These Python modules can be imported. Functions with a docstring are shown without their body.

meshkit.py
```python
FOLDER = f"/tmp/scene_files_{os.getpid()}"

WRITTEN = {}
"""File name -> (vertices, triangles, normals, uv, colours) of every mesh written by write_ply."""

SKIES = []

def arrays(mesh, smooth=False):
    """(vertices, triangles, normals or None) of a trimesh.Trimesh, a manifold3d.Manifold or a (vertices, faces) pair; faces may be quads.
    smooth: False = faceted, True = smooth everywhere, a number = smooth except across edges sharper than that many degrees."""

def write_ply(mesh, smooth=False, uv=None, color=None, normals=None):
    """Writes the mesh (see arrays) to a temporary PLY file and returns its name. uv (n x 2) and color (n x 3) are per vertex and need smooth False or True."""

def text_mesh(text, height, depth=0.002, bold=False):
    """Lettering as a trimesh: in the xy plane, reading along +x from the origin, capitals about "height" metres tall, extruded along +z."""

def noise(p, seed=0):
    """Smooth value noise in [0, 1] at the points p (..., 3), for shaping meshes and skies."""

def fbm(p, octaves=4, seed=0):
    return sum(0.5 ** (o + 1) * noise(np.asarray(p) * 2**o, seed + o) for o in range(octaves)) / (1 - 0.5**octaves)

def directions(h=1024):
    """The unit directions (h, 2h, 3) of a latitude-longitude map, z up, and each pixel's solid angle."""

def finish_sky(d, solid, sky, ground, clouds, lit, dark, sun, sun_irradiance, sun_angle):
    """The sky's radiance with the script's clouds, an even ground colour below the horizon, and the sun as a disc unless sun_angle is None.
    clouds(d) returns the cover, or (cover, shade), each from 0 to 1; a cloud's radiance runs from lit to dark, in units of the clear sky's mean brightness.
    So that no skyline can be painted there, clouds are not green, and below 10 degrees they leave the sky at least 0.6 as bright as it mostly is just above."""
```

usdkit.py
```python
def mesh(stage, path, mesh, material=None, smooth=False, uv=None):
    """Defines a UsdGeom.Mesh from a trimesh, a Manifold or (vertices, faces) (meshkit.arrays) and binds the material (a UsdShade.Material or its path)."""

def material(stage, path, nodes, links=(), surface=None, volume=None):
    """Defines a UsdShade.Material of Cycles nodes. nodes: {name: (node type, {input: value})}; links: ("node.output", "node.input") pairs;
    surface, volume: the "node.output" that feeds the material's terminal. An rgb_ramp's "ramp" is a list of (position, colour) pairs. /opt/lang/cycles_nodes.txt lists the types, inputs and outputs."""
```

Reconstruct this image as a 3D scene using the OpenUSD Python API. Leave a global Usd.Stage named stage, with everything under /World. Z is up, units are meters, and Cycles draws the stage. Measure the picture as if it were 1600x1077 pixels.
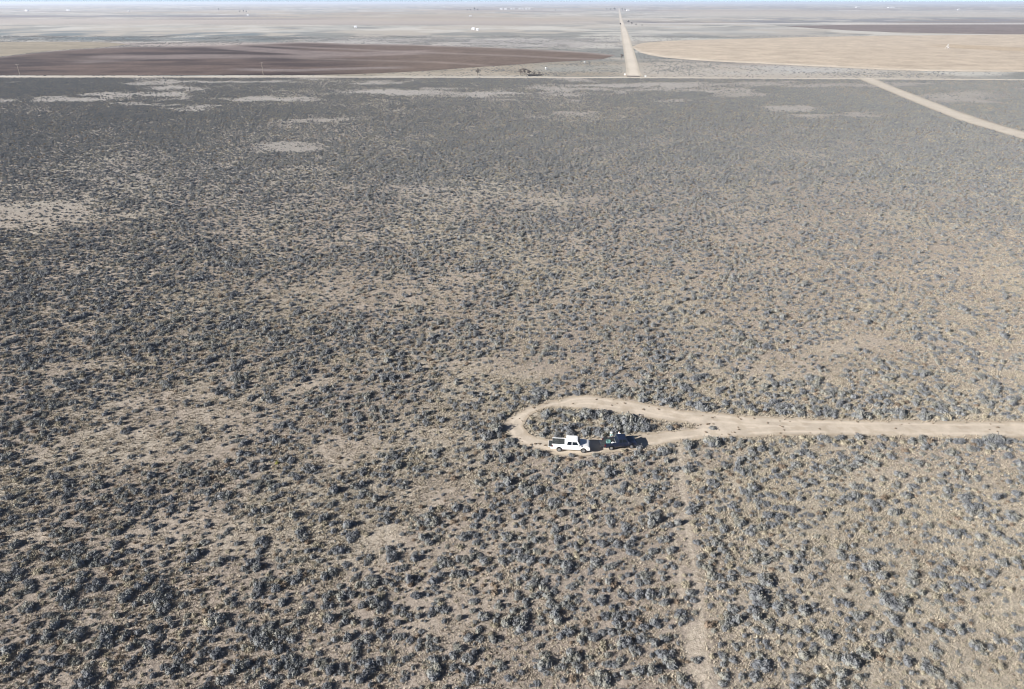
import math, numpy as np, trimesh, usdkit, meshkit
import manifold3d as m3
from shapely.geometry import Polygon, LineString, Point
from shapely.ops import unary_union
import shapely
from pxr import Usd, UsdGeom, UsdLux, UsdShade, Gf, Sdf, Vt

stage = Usd.Stage.CreateInMemory()
UsdGeom.SetStageUpAxis(stage, UsdGeom.Tokens.z)
UsdGeom.SetStageMetersPerUnit(stage, 1.0)
UsdGeom.Xform.Define(stage, '/World')

# ------------------------------------------------------------------ camera, sky, sun
CAM_H, FPX, W0, H0, HORIZON = 60.8, 1055.0, 1600.0, 1077.0, 3.0
PITCH = math.atan((H0 / 2 - HORIZON) / FPX)
cam = UsdGeom.Camera.Define(stage, '/World/camera')
cam.AddTranslateOp().Set(Gf.Vec3d(0, 0, CAM_H))
cam.AddRotateXOp().Set(90 - math.degrees(PITCH))
cam.CreateHorizontalApertureAttr(36.0)
cam.CreateFocalLengthAttr(36.0 * FPX / W0)
cam.CreateClippingRangeAttr(Gf.Vec2f(0.5, 100000))
cam.CreateExposureAttr(1.26)

SUN_EL, SUN_AZ = math.radians(23.5), math.radians(-112)      # azimuth = atan2(x, y) of the direction towards the sun
sd = np.array([math.sin(SUN_AZ) * math.cos(SUN_EL), math.cos(SUN_AZ) * math.cos(SUN_EL), math.sin(SUN_EL)])
sky_mat = usdkit.material(stage, '/World/Looks/sky_air', {
    'sky': ('sky_texture', {'sky_type': 'single_scattering', 'sun_disc': False, 'sun_elevation': SUN_EL, 'sun_rotation': SUN_AZ,
                            'altitude': 2300.0, 'air_density': 0.40, 'aerosol_density': 0.35, 'ozone_density': 1.0}),
    'bg': ('background_shader', {'strength': 0.05})}, [('sky.color', 'bg.color')], surface='bg.background')
dome = UsdLux.DomeLight.Define(stage, '/World/sky')
UsdShade.MaterialBindingAPI.Apply(dome.GetPrim()).Bind(sky_mat)
dome.GetPrim().SetCustomDataByKey('kind', 'structure')
sun = UsdLux.DistantLight.Define(stage, '/World/sun')
sun.CreateIntensityAttr(1.25); sun.CreateAngleAttr(0.5); sun.CreateNormalizeAttr(True); sun.CreateColorAttr(Gf.Vec3f(1.0, 0.97, 0.925))
zx = Gf.Rotation(Gf.Vec3d(0, 0, 1), Gf.Vec3d(*sd))
sun.AddTransformOp().Set(Gf.Matrix4d().SetRotate(zx))

HAZE_DENSITY = 0.78e-4

# ------------------------------------------------------------------ helpers
rng = np.random.default_rng(7)
sp, cp = math.sin(PITCH), math.cos(PITCH)

def G(px, py):
    """ground point seen at a pixel of the 1600 x 1077 photograph"""
    px, py = np.asarray(px, float), np.asarray(py, float)
    a, b = (px - W0 / 2) / FPX, (H0 / 2 - py) / FPX
    dz = b * cp - sp
    t = CAM_H / np.maximum(-dz, 1e-6)
    return np.stack([a * t, (cp + b * sp) * t], -1)

def P(x, y, z=0.0):
    """pixel of a world point"""
    d = y * cp + (CAM_H - z) * sp
    u = (z - CAM_H) * cp + y * sp
    return W0 / 2 + FPX * x / d, H0 / 2 - FPX * u / d, FPX / d

def sstep(a, b, x):
    t = np.clip((x - a) / (b - a), 0, 1)
    return t * t * (3 - 2 * t)

def fb(x, y, scale, seed=0, octaves=4):
    return meshkit.fbm(np.stack([np.asarray(x) / scale + 500.3, np.asarray(y) / scale + 500.7, np.zeros_like(x) + seed * 7.31], -1), octaves, seed)

used = {}
def numbered(path):
    n = used.get(path, 0); used[path] = n + 1
    return path if n == 0 else f'{path}_{n:03d}'

def tag(prim, label=None, cat=None, group=None, kind=None):
    prim = prim.GetPrim() if hasattr(prim, 'GetPrim') else prim
    for k, v in (('label', label), ('category', cat), ('group', group), ('kind', kind)):
        if v: prim.SetCustomDataByKey(k, v)
    return prim

def thing(name, label, cat, loc=(0, 0, 0), rotz=0.0, group=None, scale=None):
    x = UsdGeom.Xform.Define(stage, numbered('/World/' + name))
    x.AddTranslateOp().Set(Gf.Vec3d(*map(float, loc))); x.AddRotateZOp().Set(float(math.degrees(rotz)))
    if scale is not None: x.AddScaleOp().Set(Gf.Vec3f(*map(float, scale)))
    return tag(x, label, cat, group)

def obj(name, m, mat, parent=None, smooth=False):
    base = str(parent.GetPath()) if parent is not None else '/World'
    return usdkit.mesh(stage, numbered(f'{base}/{name}'), m, mat, smooth=smooth).GetPrim()

def copy_of(root, name, loc, rotz, label, cat, group=None, scale=None):
    t = thing(name, label, cat, loc, rotz, group, scale)
    t.GetReferences().AddInternalReference(root.GetPath()); t.SetInstanceable(True)
    return t

def mf(tm):
    return m3.Manifold(m3.Mesh(np.asarray(tm.vertices, np.float32), np.asarray(tm.faces, np.uint32)))

def box(x0, x1, y0, y1, z0, z1):
    b = trimesh.creation.box([x1 - x0, y1 - y0, z1 - z0]); b.apply_translation([(x0 + x1) / 2, (y0 + y1) / 2, (z0 + z1) / 2]); return b

def cat_(ms): return trimesh.util.concatenate(ms)

def bar(a, b, r0, r1=None, n=6):
    a, b = np.asarray(a, float), np.asarray(b, float); r1 = r0 if r1 is None else r1
    d = b - a; L = np.linalg.norm(d); d /= L
    s = np.cross(d, [0, 0, 1.0] if abs(d[2]) < .9 else [1.0, 0, 0]); s /= np.linalg.norm(s); t = np.cross(d, s)
    an = np.arange(n) * 2 * np.pi / n
    ring = np.cos(an)[:, None] * s + np.sin(an)[:, None] * t
    v = np.vstack([a + ring * r0, b + ring * r1, [a], [b]])
    f = []
    for i in range(n):
        j = (i + 1) % n
        f += [[i, n + i, j], [j, n + i, n + j], [2 * n, i, j], [2 * n + 1, n + j, n + i]]
    m = trimesh.Trimesh(v, np.array(f), process=False); trimesh.repair.fix_normals(m); return m

def hullpts(p): return trimesh.convex.convex_hull(np.asarray(p, float))

# ------------------------------------------------------------------ materials
def mat(name, color, rough=0.8, metal=0.0, spec=0.3, var=0.0, scale=2.0, coat=0.0):
    path = '/World/Looks/' + name
    if not var:
        return usdkit.material(stage, path, {'p': ('principled_bsdf', {'base_color': color, 'roughness': rough, 'metallic': metal, 'specular_ior_level': spec, 'coat_weight': coat})}, surface='p.BSDF')
    lo = tuple(c * (1 - var) for c in color); hi = tuple(min(1, c * (1 + var)) for c in color)
    return usdkit.material(stage, path, {
        'g': ('geometry', {}), 'n': ('noise_texture', {'scale': scale, 'detail': 4.0, 'roughness': 0.6}),
        'r': ('rgb_ramp', {'ramp': [(0.3, lo), (0.7, hi)]}),
        'p': ('principled_bsdf', {'roughness': rough, 'metallic': metal, 'specular_ior_level': spec, 'coat_weight': coat})},
        [('g.position', 'n.vector'), ('n.fac', 'r.fac'), ('r.color', 'p.base_color')], surface='p.BSDF')

def plant_mat(name, stops, big=0.12, fine=9.0):
    """foliage whose tone drifts from bush to bush and from twig to twig (world space)"""
    return usdkit.material(stage, '/World/Looks/' + name, {
        'g': ('geometry', {}), 'n1': ('noise_texture', {'scale': big, 'detail': 3.0, 'roughness': 0.6}), 'n2': ('noise_texture', {'scale': fine, 'detail': 2.0}),
        'n3': ('noise_texture', {'scale': 0.8, 'detail': 1.0}),
        'a': ('math', {'math_type': 'multiply_add', 'value2': 0.38, 'value3': 0.0}), 'b': ('math', {'math_type': 'multiply_add', 'value2': 0.24}),
        'c': ('math', {'math_type': 'multiply_add', 'value2': 0.58}),
        'r': ('rgb_ramp', {'ramp': stops}),
        'p': ('principled_bsdf', {'roughness': 0.85, 'specular_ior_level': 0.15})},
        [('g.position', 'n1.vector'), ('g.position', 'n2.vector'), ('g.position', 'n3.vector'), ('n1.fac', 'a.value1'), ('n2.fac', 'b.value1'), ('a.value', 'b.value3'),
         ('n3.fac', 'c.value1'), ('b.value', 'c.value3'), ('c.value', 'r.fac'), ('r.color', 'p.base_color')], surface='p.BSDF')

M = {}
M['sage'] = plant_mat('sage_foliage', [(0.42, (0.106, 0.112, 0.123)), (0.52, (0.150, 0.156, 0.166)), (0.60, (0.178, 0.183, 0.185)), (0.68, (0.205, 0.203, 0.182)), (0.80, (0.26, 0.245, 0.20))])
M['rabbit'] = plant_mat('rabbitbrush_foliage', [(0.40, (0.19, 0.17, 0.13)), (0.6, (0.265, 0.238, 0.18)), (0.8, (0.34, 0.30, 0.225))])
M['brown'] = plant_mat('brown_foliage', [(0.40, (0.12, 0.092, 0.07)), (0.6, (0.18, 0.14, 0.105)), (0.8, (0.25, 0.195, 0.14))])
M['yellow'] = mat('yellow_foliage', (0.24, 0.23, 0.06), 0.85, var=0.3, scale=8)
M['stem'] = mat('woody_stem', (0.10, 0.08, 0.065), 0.9, var=0.3, scale=6)
M['straw'] = plant_mat('dry_grass_blades', [(0.4, (0.25, 0.215, 0.172)), (0.55, (0.35, 0.305, 0.242)), (0.7, (0.45, 0.395, 0.31))], big=0.06)

def tinted(name, rough=0.95, bump=0.4, scale=1.6, contrast=0.35, fine=7.0, far=False):
    """ground whose base colour is a mesh primvar (soil, grass, sand as they lie) with grain and relief on top"""
    nodes = {'t': ('attribute', {'attribute': 'tint'}), 'g': ('geometry', {}),
        'n1': ('noise_texture', {'scale': scale, 'detail': 6.0, 'roughness': 0.65}), 'n2': ('noise_texture', {'scale': fine, 'detail': 4.0, 'roughness': 0.7}),
        'm1': ('map_range', {'from_min': 0.28, 'from_max': 0.72, 'to_min': 1 - contrast, 'to_max': 1 + contrast}),
        'm2': ('map_range', {'from_min': 0.28, 'from_max': 0.72, 'to_min': 1 - contrast * .8, 'to_max': 1 + contrast * .8}),
        'x1': ('vector_math', {'math_type': 'scale'}), 'x2': ('vector_math', {'math_type': 'scale'}),
        'h': ('math', {'math_type': 'add'}),
        'bp': ('bump', {'strength': bump, 'distance': 0.12, 'use_object_space': False}),
        'p': ('principled_bsdf', {'roughness': rough, 'specular_ior_level': 0.1})}
    links = [('g.position', 'n1.vector'), ('g.position', 'n2.vector'), ('n1.fac', 'm1.value'), ('n2.fac', 'm2.value'), ('t.color', 'x1.vector1'), ('m1.result', 'x1.scale'),
        ('x1.vector', 'x2.vector1'), ('m2.result', 'x2.scale'), ('x2.vector', 'p.base_color')]
    if bump: links += [('n1.fac', 'h.value1'), ('n2.fac', 'h.value2'), ('h.value', 'bp.height'), ('bp.normal', 'p.normal')]
    else: nodes.pop('bp'); nodes.pop('h')
    return usdkit.material(stage, '/World/Looks/' + name, nodes, links, surface='p.BSDF')

M['ground'] = tinted('scrub_soil', bump=0.9, contrast=0.42, scale=2.2, fine=6.0)
M['far_soil'] = tinted('far_land', bump=0, scale=0.03, fine=0.15, contrast=0.22)
M['sand'] = tinted('sandy_track', bump=0.25, contrast=0.10, scale=0.8, fine=5.0)
M['gravel'] = tinted('gravel_road_surface', bump=0, scale=0.25, fine=2.0, contrast=0.08)

def tint(prim, col):
    UsdGeom.PrimvarsAPI(prim).CreatePrimvar('tint', Sdf.ValueTypeNames.Color3fArray, 'vertex').Set(Vt.Vec3fArray.FromNumpy(np.asarray(col, np.float32)))

# ------------------------------------------------------------------ plan of the land, in pixels of the photograph, laid on the ground plane
def gpoly(pts): return Polygon(G(*np.array(pts, float).T))

loop_outer = [(1700, 658), (1590, 657.5), (1450, 657), (1400, 656.5), (1300, 655), (1200, 651.5), (1144, 647), (1100, 643), (1055, 639.4), (1002, 629), (950, 621), (918, 616.5), (887, 620), (850, 627.5), (819, 639),
              (794, 652), (786.5, 666), (793, 682), (813, 694.5), (840, 703.7), (866, 709), (890, 712), (915, 712), (946, 708), (976, 705), (1015, 699), (1055, 691), (1107, 686.6), (1160, 683), (1240, 681), (1300, 681), (1450, 683.5), (1590, 684), (1700, 684)]
loop_island = [(819, 665.6), (823, 655), (832, 646), (853, 638.5), (876, 637), (924, 640), (976, 648), (1015, 655), (1060, 660), (1089, 666.5), (1080, 671), (1055, 672.5), (1002, 676), (976, 680), (937, 685), (887, 685), (858, 686.5), (840, 684), (825, 676)]

def wobble(poly, amp=0.25, step=0.6, seed=3):
    def ring(r):
        L = r.length; n = int(L / step); p = np.array([r.interpolate(i * L / n).coords[0] for i in range(n)])
        return p + amp * 2 * (np.stack([fb(p[:, 0], p[:, 1], 1.7, seed), fb(p[:, 0], p[:, 1], 1.7, seed + 1)], -1) - .5)
    return Polygon(ring(poly.exterior), [ring(h) for h in poly.interiors]).buffer(0)

def smooth_poly(poly, r): return poly.buffer(r).buffer(-2 * r).buffer(r)

track_poly = wobble(Polygon(smooth_poly(gpoly(loop_outer), .8).exterior.coords, [smooth_poly(gpoly(loop_island), .5).exterior.coords]), 0.35)
diag_edges = [(1338, 121.5), (1345, 124.5), (1380, 139), (1440, 164), (1500, 188), (1590, 214.5), (1640, 229)], [(1365, 121.5), (1375, 127), (1400, 137.5), (1450, 156.5), (1500, 175.5), (1550, 192), (1590, 203.5), (1640, 216)]
diag_poly = wobble(gpoly(diag_edges[0] + diag_edges[1][::-1]), 0.6, 2.0)
north_edges = [(966.2, 13.5), (967.5, 30), (970.2, 50), (974.3, 80), (977.5, 100), (978.5, 112), (974, 119.6)], [(968.2, 13.5), (972.2, 30), (981, 50), (991, 80), (997, 100), (1000, 112), (1006, 119.6)]
north_poly = gpoly(north_edges[0] + north_edges[1][::-1])
cross_poly = gpoly([(-150, 119.2), (500, 119.4), (1000, 120.4), (1350, 122.5), (1800, 125), (1800, 126.3), (1350, 123.8), (1000, 121.9), (500, 120.9), (-150, 120.7)])
two_track = [LineString(G(*np.array(l, float).T)) for l in ([(1046, 700), (1050, 755), (1053, 818), (1062, 902), (1069, 959), (1076, 1000), (1084, 1090)], [(1062, 692), (1064, 740), (1069, 787), (1078, 849), (1086, 896), (1091, 934), (1098, 985), (1108, 1090)])]
track_strips = [two_track[0].buffer(0.08), two_track[1].buffer(0.22)]
pads = [wobble(gpoly(p), .3) for p in ([(1076, 985), (1096, 978), (1104, 1000), (1103, 1022), (1090, 1028), (1068, 1026)], [(1082, 1044), (1106, 1042), (1110, 1064), (1078, 1066)])]
hills_of_bare = unary_union(track_strips + pads)

def dist_in(poly, x, y):
    shapely.prepare(poly)
    return shapely.contains_xy(poly, x, y)

# (centre px, centre py, half width px, half height px, density factor, bareness)
patches = [(55, 340, 125, 22, .33, .55), (450, 230, 70, 9, .2, .6), (500, 186, 75, 5, .1, .5), (600, 832, 40, 22, .05, .9), (340, 640, 150, 40, .45, .4), (1345, 540, 120, 16, .25, .6), (1345, 458, 34, 5, .2, .8),
           (475, 597, 45, 9, .3, .6), (800, 572, 80, 20, .4, .4), (1235, 168, 45, 4.5, .03, 1), (1300, 179, 90, 3, .1, .8), (420, 155, 90, 4, .08, .9), (620, 144, 110, 5, .05, 1), (760, 146, 90, 5, .03, 1),
           (270, 137, 60, 4, .08, .9), (120, 154, 90, 4, .1, .9), (330, 128, 130, 2, .1, .8), (1000, 133, 200, 3.5, .1, 1), (1500, 150, 90, 10, .2, .8), (1300, 133, 110, 3, .15, .8), (700, 780, 110, 26, .35, .4), (200, 700, 170, 30, .4, .4),
           (720, 950, 90, 60, .55, .3), (330, 830, 110, 40, .5, .5), (1290, 930, 130, 90, .9, .1), (20, 830, 40, 12, .2, .6), (1230, 575, 110, 22, .5, .5), (600, 460, 200, 36, .58, .35), (1350, 240, 190, 30, .8, .3), (520, 700, 70, 26, .5, .5),
           (100, 575, 120, 14, .5, .4), (1120, 350, 160, 25, .75, .3), (700, 680, 80, 14, .5, .5), (1480, 420, 160, 30, .7, .4), (870, 320, 90, 12, .5, .4), (225, 432, 12, 3, .1, 1),
           (150, 530, 300, 90, 1.45, 0), (560, 520, 200, 60, 1.2, 0), (110, 960, 190, 110, 1.4, 0), (330, 420, 200, 40, 1.25, 0), (1250, 628, 330, 24, 1.4, 0), (1000, 790, 330, 60, 1.2, 0), (850, 930, 260, 90, 1.25, 0), (1180, 830, 130, 120, 1.25, 0), (800, 250, 900, 40, 1.15, 0)]

def fields(x, y):
    """(shrub density 0..1, bareness 0..1, straw 0..1) at ground points"""
    px, py, s = P(x, y)
    wx, wy = x + 22 * (fb(x, y, 18, 21, 5) - .5), y + 40 * (fb(x, y, 18, 22, 5) - .5) * sstep(60, 250, y) + 8 * (fb(x, y, 9, 23) - .5)
    d = .62 + .95 * (fb(x, y, 70, 1) - .5) + .70 * (fb(x, y, 15, 2) - .5) + .25 * (fb(x, y, 4.2, 3, 2) - .5)
    d = d + .02 + .13 * sstep(80, 220, y) + .05 * (1 - sstep(90, 130, y)) + .15 * (1 - sstep(75, 105, y)) * (1 - sstep(600, 1050, px)) - .13 * sstep(390, 540, y)
    bare = sstep(.52, .72, fb(x, y, 26, 5)) * .45
    qx, qy, _ = P(wx, wy)
    for cx, cy, rx, ry, k, b in patches:
        w = 1 - sstep(.4, 1.3, np.hypot((qx - cx) / rx, (qy - cy) / ry))
        d = d * (1 - w * (1 - k)); bare = np.maximum(bare, w * b)
    # alkali streaks before the cross road: bare pans tens of metres wide
    zone = sstep(360, 470, y)
    pan = sstep(.565, .66, fb(x, y * 1.3, 48, 9, 6) + .05 * sstep(540, 680, y)) * zone
    d = d * (1 - .82 * pan); bare = np.maximum(bare, pan * .8)
    straw = np.clip(sstep(1000, 1300, px) * sstep(690, 800, py) * .9 + .9 * sstep(.48, .66, fb(x, y, 22, 12)), 0, 1)
    return np.clip(d, 0, 1), np.clip(bare, 0, 1), straw

# ------------------------------------------------------------------ ground: near scrubland and far plain, one sheet each ring
SOIL, STRAW, SAND, PALE = np.array([.305, .258, .216]), np.array([.372, .330, .270]), np.array([.41, .352, .285]), np.array([.325, .307, .285])
FARSAGE = np.array([.155, .158, .150])

def lerp(a, b, t): return a + (b - a) * np.asarray(t)[..., None]

def near_colour(x, y):
    d, bare, straw = fields(x, y)
    c = lerp(SOIL, STRAW, straw)
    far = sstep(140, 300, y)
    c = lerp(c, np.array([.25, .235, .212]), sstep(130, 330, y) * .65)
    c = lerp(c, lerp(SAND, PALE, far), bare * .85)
    c = c * (.86 + .28 * fb(x, y, 2.0, 31, 3))[..., None] * (.9 + .2 * fb(x, y, 30, 32))[..., None]
    return c, d, bare

def far_colour(x, y):
    """plain beyond the cross road"""
    px, py, _ = P(x, y)
    n1, n2, n3 = fb(x, y, 90, 41), fb(x, y, 320, 42), fb(x, y, 30, 43)
    n4 = fb(x, y, 1100, 44)
    c = lerp(np.array([.33, .305, .265]), np.array([.40, .36, .315]), n3)
    sage = sstep(.47, .56, n1 * .55 + n2 * .45)
    c = lerp(c, np.array([.165, .178, .172]), sage * .75)
    c = lerp(c, np.array([.46, .44, .40]), sstep(.57, .64, fb(x, y, 120, 45)) * .8)
    c = lerp(c, np.array([.20, .165, .15]), sstep(.52, .58, n4) * sstep(1900, 2400, y) * .75)
    c = lerp(c, np.array([.36, .30, .23]), sstep(.56, .62, fb(x, y, 900, 46)) * sstep(2200, 2800, y) * .7)
    def soft(x0, x1, y0, y1, fx, fy): return sstep(x0 - fx, x0 + fx, px) * (1 - sstep(x1 - fx, x1 + fx, px)) * sstep(y0 - fy, y0 + fy, py) * (1 - sstep(y1 - fy, y1 + fy, py))
    wob = (n1 - .5) * 8
    def band(x0, x1, y0, y1, col, k, fx=60, fy=1.5, rough=0.0):
        nonlocal c
        w = soft(x0, x1, y0 + 0, y1 + 0, fx, fy) * k
        if rough: w = w * sstep(.5 - rough, .5 + rough, fb(x, y, 60, int(y0) + 50) * .6 + n1 * .4)
        c = lerp(c, np.array(col), np.clip(w, 0, 1))
    band(-400, 470, 48, 65, (.135, .165, .175), .85, 90, 2.5, .07)          # blue green sage flat
    band(100, 1000, 39, 48, (.46, .44, .40), .7, 150, 2, .12)               # pale flat
    band(-400, 960, 29, 38, (.38, .335, .30), .8, 150, 2)
    band(-400, 420, 24.5, 26.5, (.16, .15, .17), .8, 60, .6)
    band(250, 520, 29.2, 30.6, (.14, .12, .12), .8, 60, .5)
    band(500, 960, 26, 33, (.37, .315, .25), .6, 90, 2)
    band(970, 1250, 33, 38, (.16, .15, .155), .8, 40, 1.2, .2)
    band(1130, 2000, 28, 35.5, (.19, .185, .20), .8, 60, 1.2, .1)
    band(1000, 2000, 36.4, 38, (.5, .48, .46), .8, 60, .6)
    band(1000, 2000, 18, 27, (.40, .37, .33), .7, 60, 2)
    band(960, 1250, 40, 56, (.34, .33, .31), .7, 60, 2, .2)
    band(1000, 1330, 53, 59, (.24, .245, .235), .6, 60, 2, .15)
    band(-400, 480, 66, 75, (.33, .285, .26), .9, 60, 2)                    # fallow round the ploughed circle
    band(480, 960, 60, 74, (.36, .335, .32), .7, 60, 3)
    band(480, 990, 96, 119, (.30, .255, .195), .75, 80, 3)
    band(840, 985, 101, 112, (.26, .27, .255), .7, 30, 2, .15)
    band(1005, 1400, 102, 115, (.40, .40, .395), .65, 50, 3, .12)
    band(1005, 2000, 93, 108, (.25, .215, .19), .5, 60, 3, .15)
    return c

HALF = math.radians(64)
def polar(radii, angles):
    R, A = np.meshgrid(radii, angles, indexing='ij')
    x, y = R * np.sin(A), R * np.cos(A)
    n, k = len(radii), len(angles)
    i, j = np.meshgrid(np.arange(n - 1), np.arange(k - 1), indexing='ij')
    q = np.stack([i * k + j, i * k + j + 1, (i + 1) * k + j + 1, (i + 1) * k + j], -1).reshape(-1, 4)[:, ::-1]
    return x.ravel(), y.ravel(), q

def ground_sheet(name, x, y, z, q, material, col, kind='structure'):
    p = obj(name, (np.stack([x, y, z], -1), q), material, smooth=True)
    tint(p, col); tag(p, kind=kind)
    return p

NEAR_END = 730.0
rr = [20.0]
while rr[-1] < NEAR_END: rr.append(rr[-1] * 1.0075 if rr[-1] < 320 else rr[-1] * 1.006)
rr[-1] = NEAR_END
aa = np.linspace(-HALF, HALF, 620)
keep_out = unary_union([track_poly.buffer(.3), diag_poly.buffer(1.0), cross_poly.buffer(1.5), north_poly.buffer(1.5)])

# one sheet from under the camera out to the horizon, coarse away from the view
far_r = []
py_ = P(0.0, NEAR_END)[1]
for v in np.arange(py_, HORIZON + 2.4, -0.42): far_r.append(float(G(800, v)[1]))
far_r = [r for r in far_r if r > NEAR_END + 2] + [36000.0]
all_r = np.array(rr + far_r)
x, y, q = polar(all_r, aa)
d_, b_ = np.zeros_like(x), np.zeros_like(x)
col = np.zeros((len(x), 3)); near = np.hypot(x, y) < NEAR_END - .01
cross_y = np.interp(P(x, np.maximum(y, 1))[0], [-150, 500, 1000, 1350, 1800], [119.9, 120.1, 121.1, 123.1, 125.6])
is_far = P(x, np.maximum(y, 1))[1] < cross_y
nn = ~is_far
col[nn], d_[nn], b_[nn] = near_colour(x[nn], y[nn])
col[is_far] = far_colour(x[is_far], y[is_far])
# bare wheel tracks and sandy pads of the two-track path are soil of the same sheet
small = (y < 115) & (np.abs(x) < 60)
pt = shapely.points(x[small], y[small])
dd = shapely.distance(hills_of_bare, pt)
col[small] = lerp(col[small], SAND * (.95 + .1 * fb(x[small], y[small], 1.5, 77))[:, None], (1 - sstep(0, .2, dd)) * (.85 + .15 * sstep(.4, .55, fb(x[small], y[small], 2.5, 78))))
relief = .16 * (fb(x, y, 3.0, 51, 3) - .5) * (1 - sstep(200, 320, y))
nb = y < 330
ptn = shapely.points(x[nb], y[nb])
relief[nb] *= sstep(.2, 2.0, shapely.distance(keep_out, ptn))
relief[nb] -= .10 * (1 - sstep(-.01, .8, shapely.distance(keep_out, ptn)))
relief[~nb] -= .25
relief = np.where(nb, relief, -.10 - .15 * sstep(330, 420, y))
GZ_FAR = -.25
ground_sheet('ground', x, y, relief, q, M['ground'], col)
# the rest of the plain all round, out of view
ab = np.linspace(HALF, 2 * math.pi - HALF, 60)
rb = np.concatenate([[0.01], np.geomspace(20, 36000, 60)])
xb, yb, qb = polar(rb, ab)
ground_sheet('ground_beyond', xb, yb, np.where(np.hypot(xb, yb) < 15, -.05, -.25), qb, M['ground'], lerp(np.tile(SOIL, (len(xb), 1)), FARSAGE, np.clip(fb(xb, yb, 60, 4) * 1.2, 0, 1)))
xc, yc, qc = polar(np.array([0.01, 20.0]), aa[::10])
ground_sheet('ground_beyond', xc, yc, np.full_like(xc, -.05), qc, M['ground'], np.tile(SOIL, (len(xc), 1)))

# ------------------------------------------------------------------ roads and fields
def sheet_from(poly, name, z, material, colour, edge=0.0, maxlen=None, thick=None):
    """flat sheet over a plan polygon, with a skirt down into the ground, coloured by a function of position"""
    pts = []; 
    tri_all, v_all, off = [], [], 0
    for g in getattr(poly, 'geoms', [poly]):
        v, f = trimesh.creation.triangulate_polygon(g, engine='earcut')
        v3 = np.column_stack([v, np.zeros(len(v))])
        if maxlen: v3, f = trimesh.remesh.subdivide_to_size(v3, f, maxlen, max_iter=14)
        v_all.append(v3); tri_all.append(f + off); off += len(v3)
    v = np.vstack(v_all); f = np.vstack(tri_all)
    n = np.cross(v[f[:, 1]] - v[f[:, 0]], v[f[:, 2]] - v[f[:, 0]])[:, 2]
    f[n < 0] = f[n < 0][:, ::-1]
    v[:, 2] = z
    m = trimesh.Trimesh(v, f, process=True)
    p = obj(name, m, material)
    tint(p, colour(m.vertices[:, 0], m.vertices[:, 1])); tag(p, kind='structure')
    return p

rim_lines = [LineString(track_poly.exterior.coords)] + [LineString(h.coords) for h in track_poly.interiors]
def track_col(x, y):
    c = np.tile(SAND * 1.10, (len(x), 1)) * (.80 + .40 * fb(x, y, 2.2, 61))[:, None]
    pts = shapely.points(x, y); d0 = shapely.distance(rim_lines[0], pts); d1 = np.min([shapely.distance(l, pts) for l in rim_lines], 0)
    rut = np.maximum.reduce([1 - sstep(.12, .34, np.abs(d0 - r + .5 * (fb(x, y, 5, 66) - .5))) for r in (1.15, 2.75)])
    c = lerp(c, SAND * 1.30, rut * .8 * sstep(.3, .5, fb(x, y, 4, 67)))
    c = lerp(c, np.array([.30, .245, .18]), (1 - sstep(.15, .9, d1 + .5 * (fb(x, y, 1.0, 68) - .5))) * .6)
    return lerp(c, np.array([.33, .27, .20]), sstep(.52, .68, fb(x, y, 1.2, 62)) * .4)
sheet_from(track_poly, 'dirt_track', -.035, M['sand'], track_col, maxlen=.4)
ROAD = np.array([.48, .43, .365])
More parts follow.
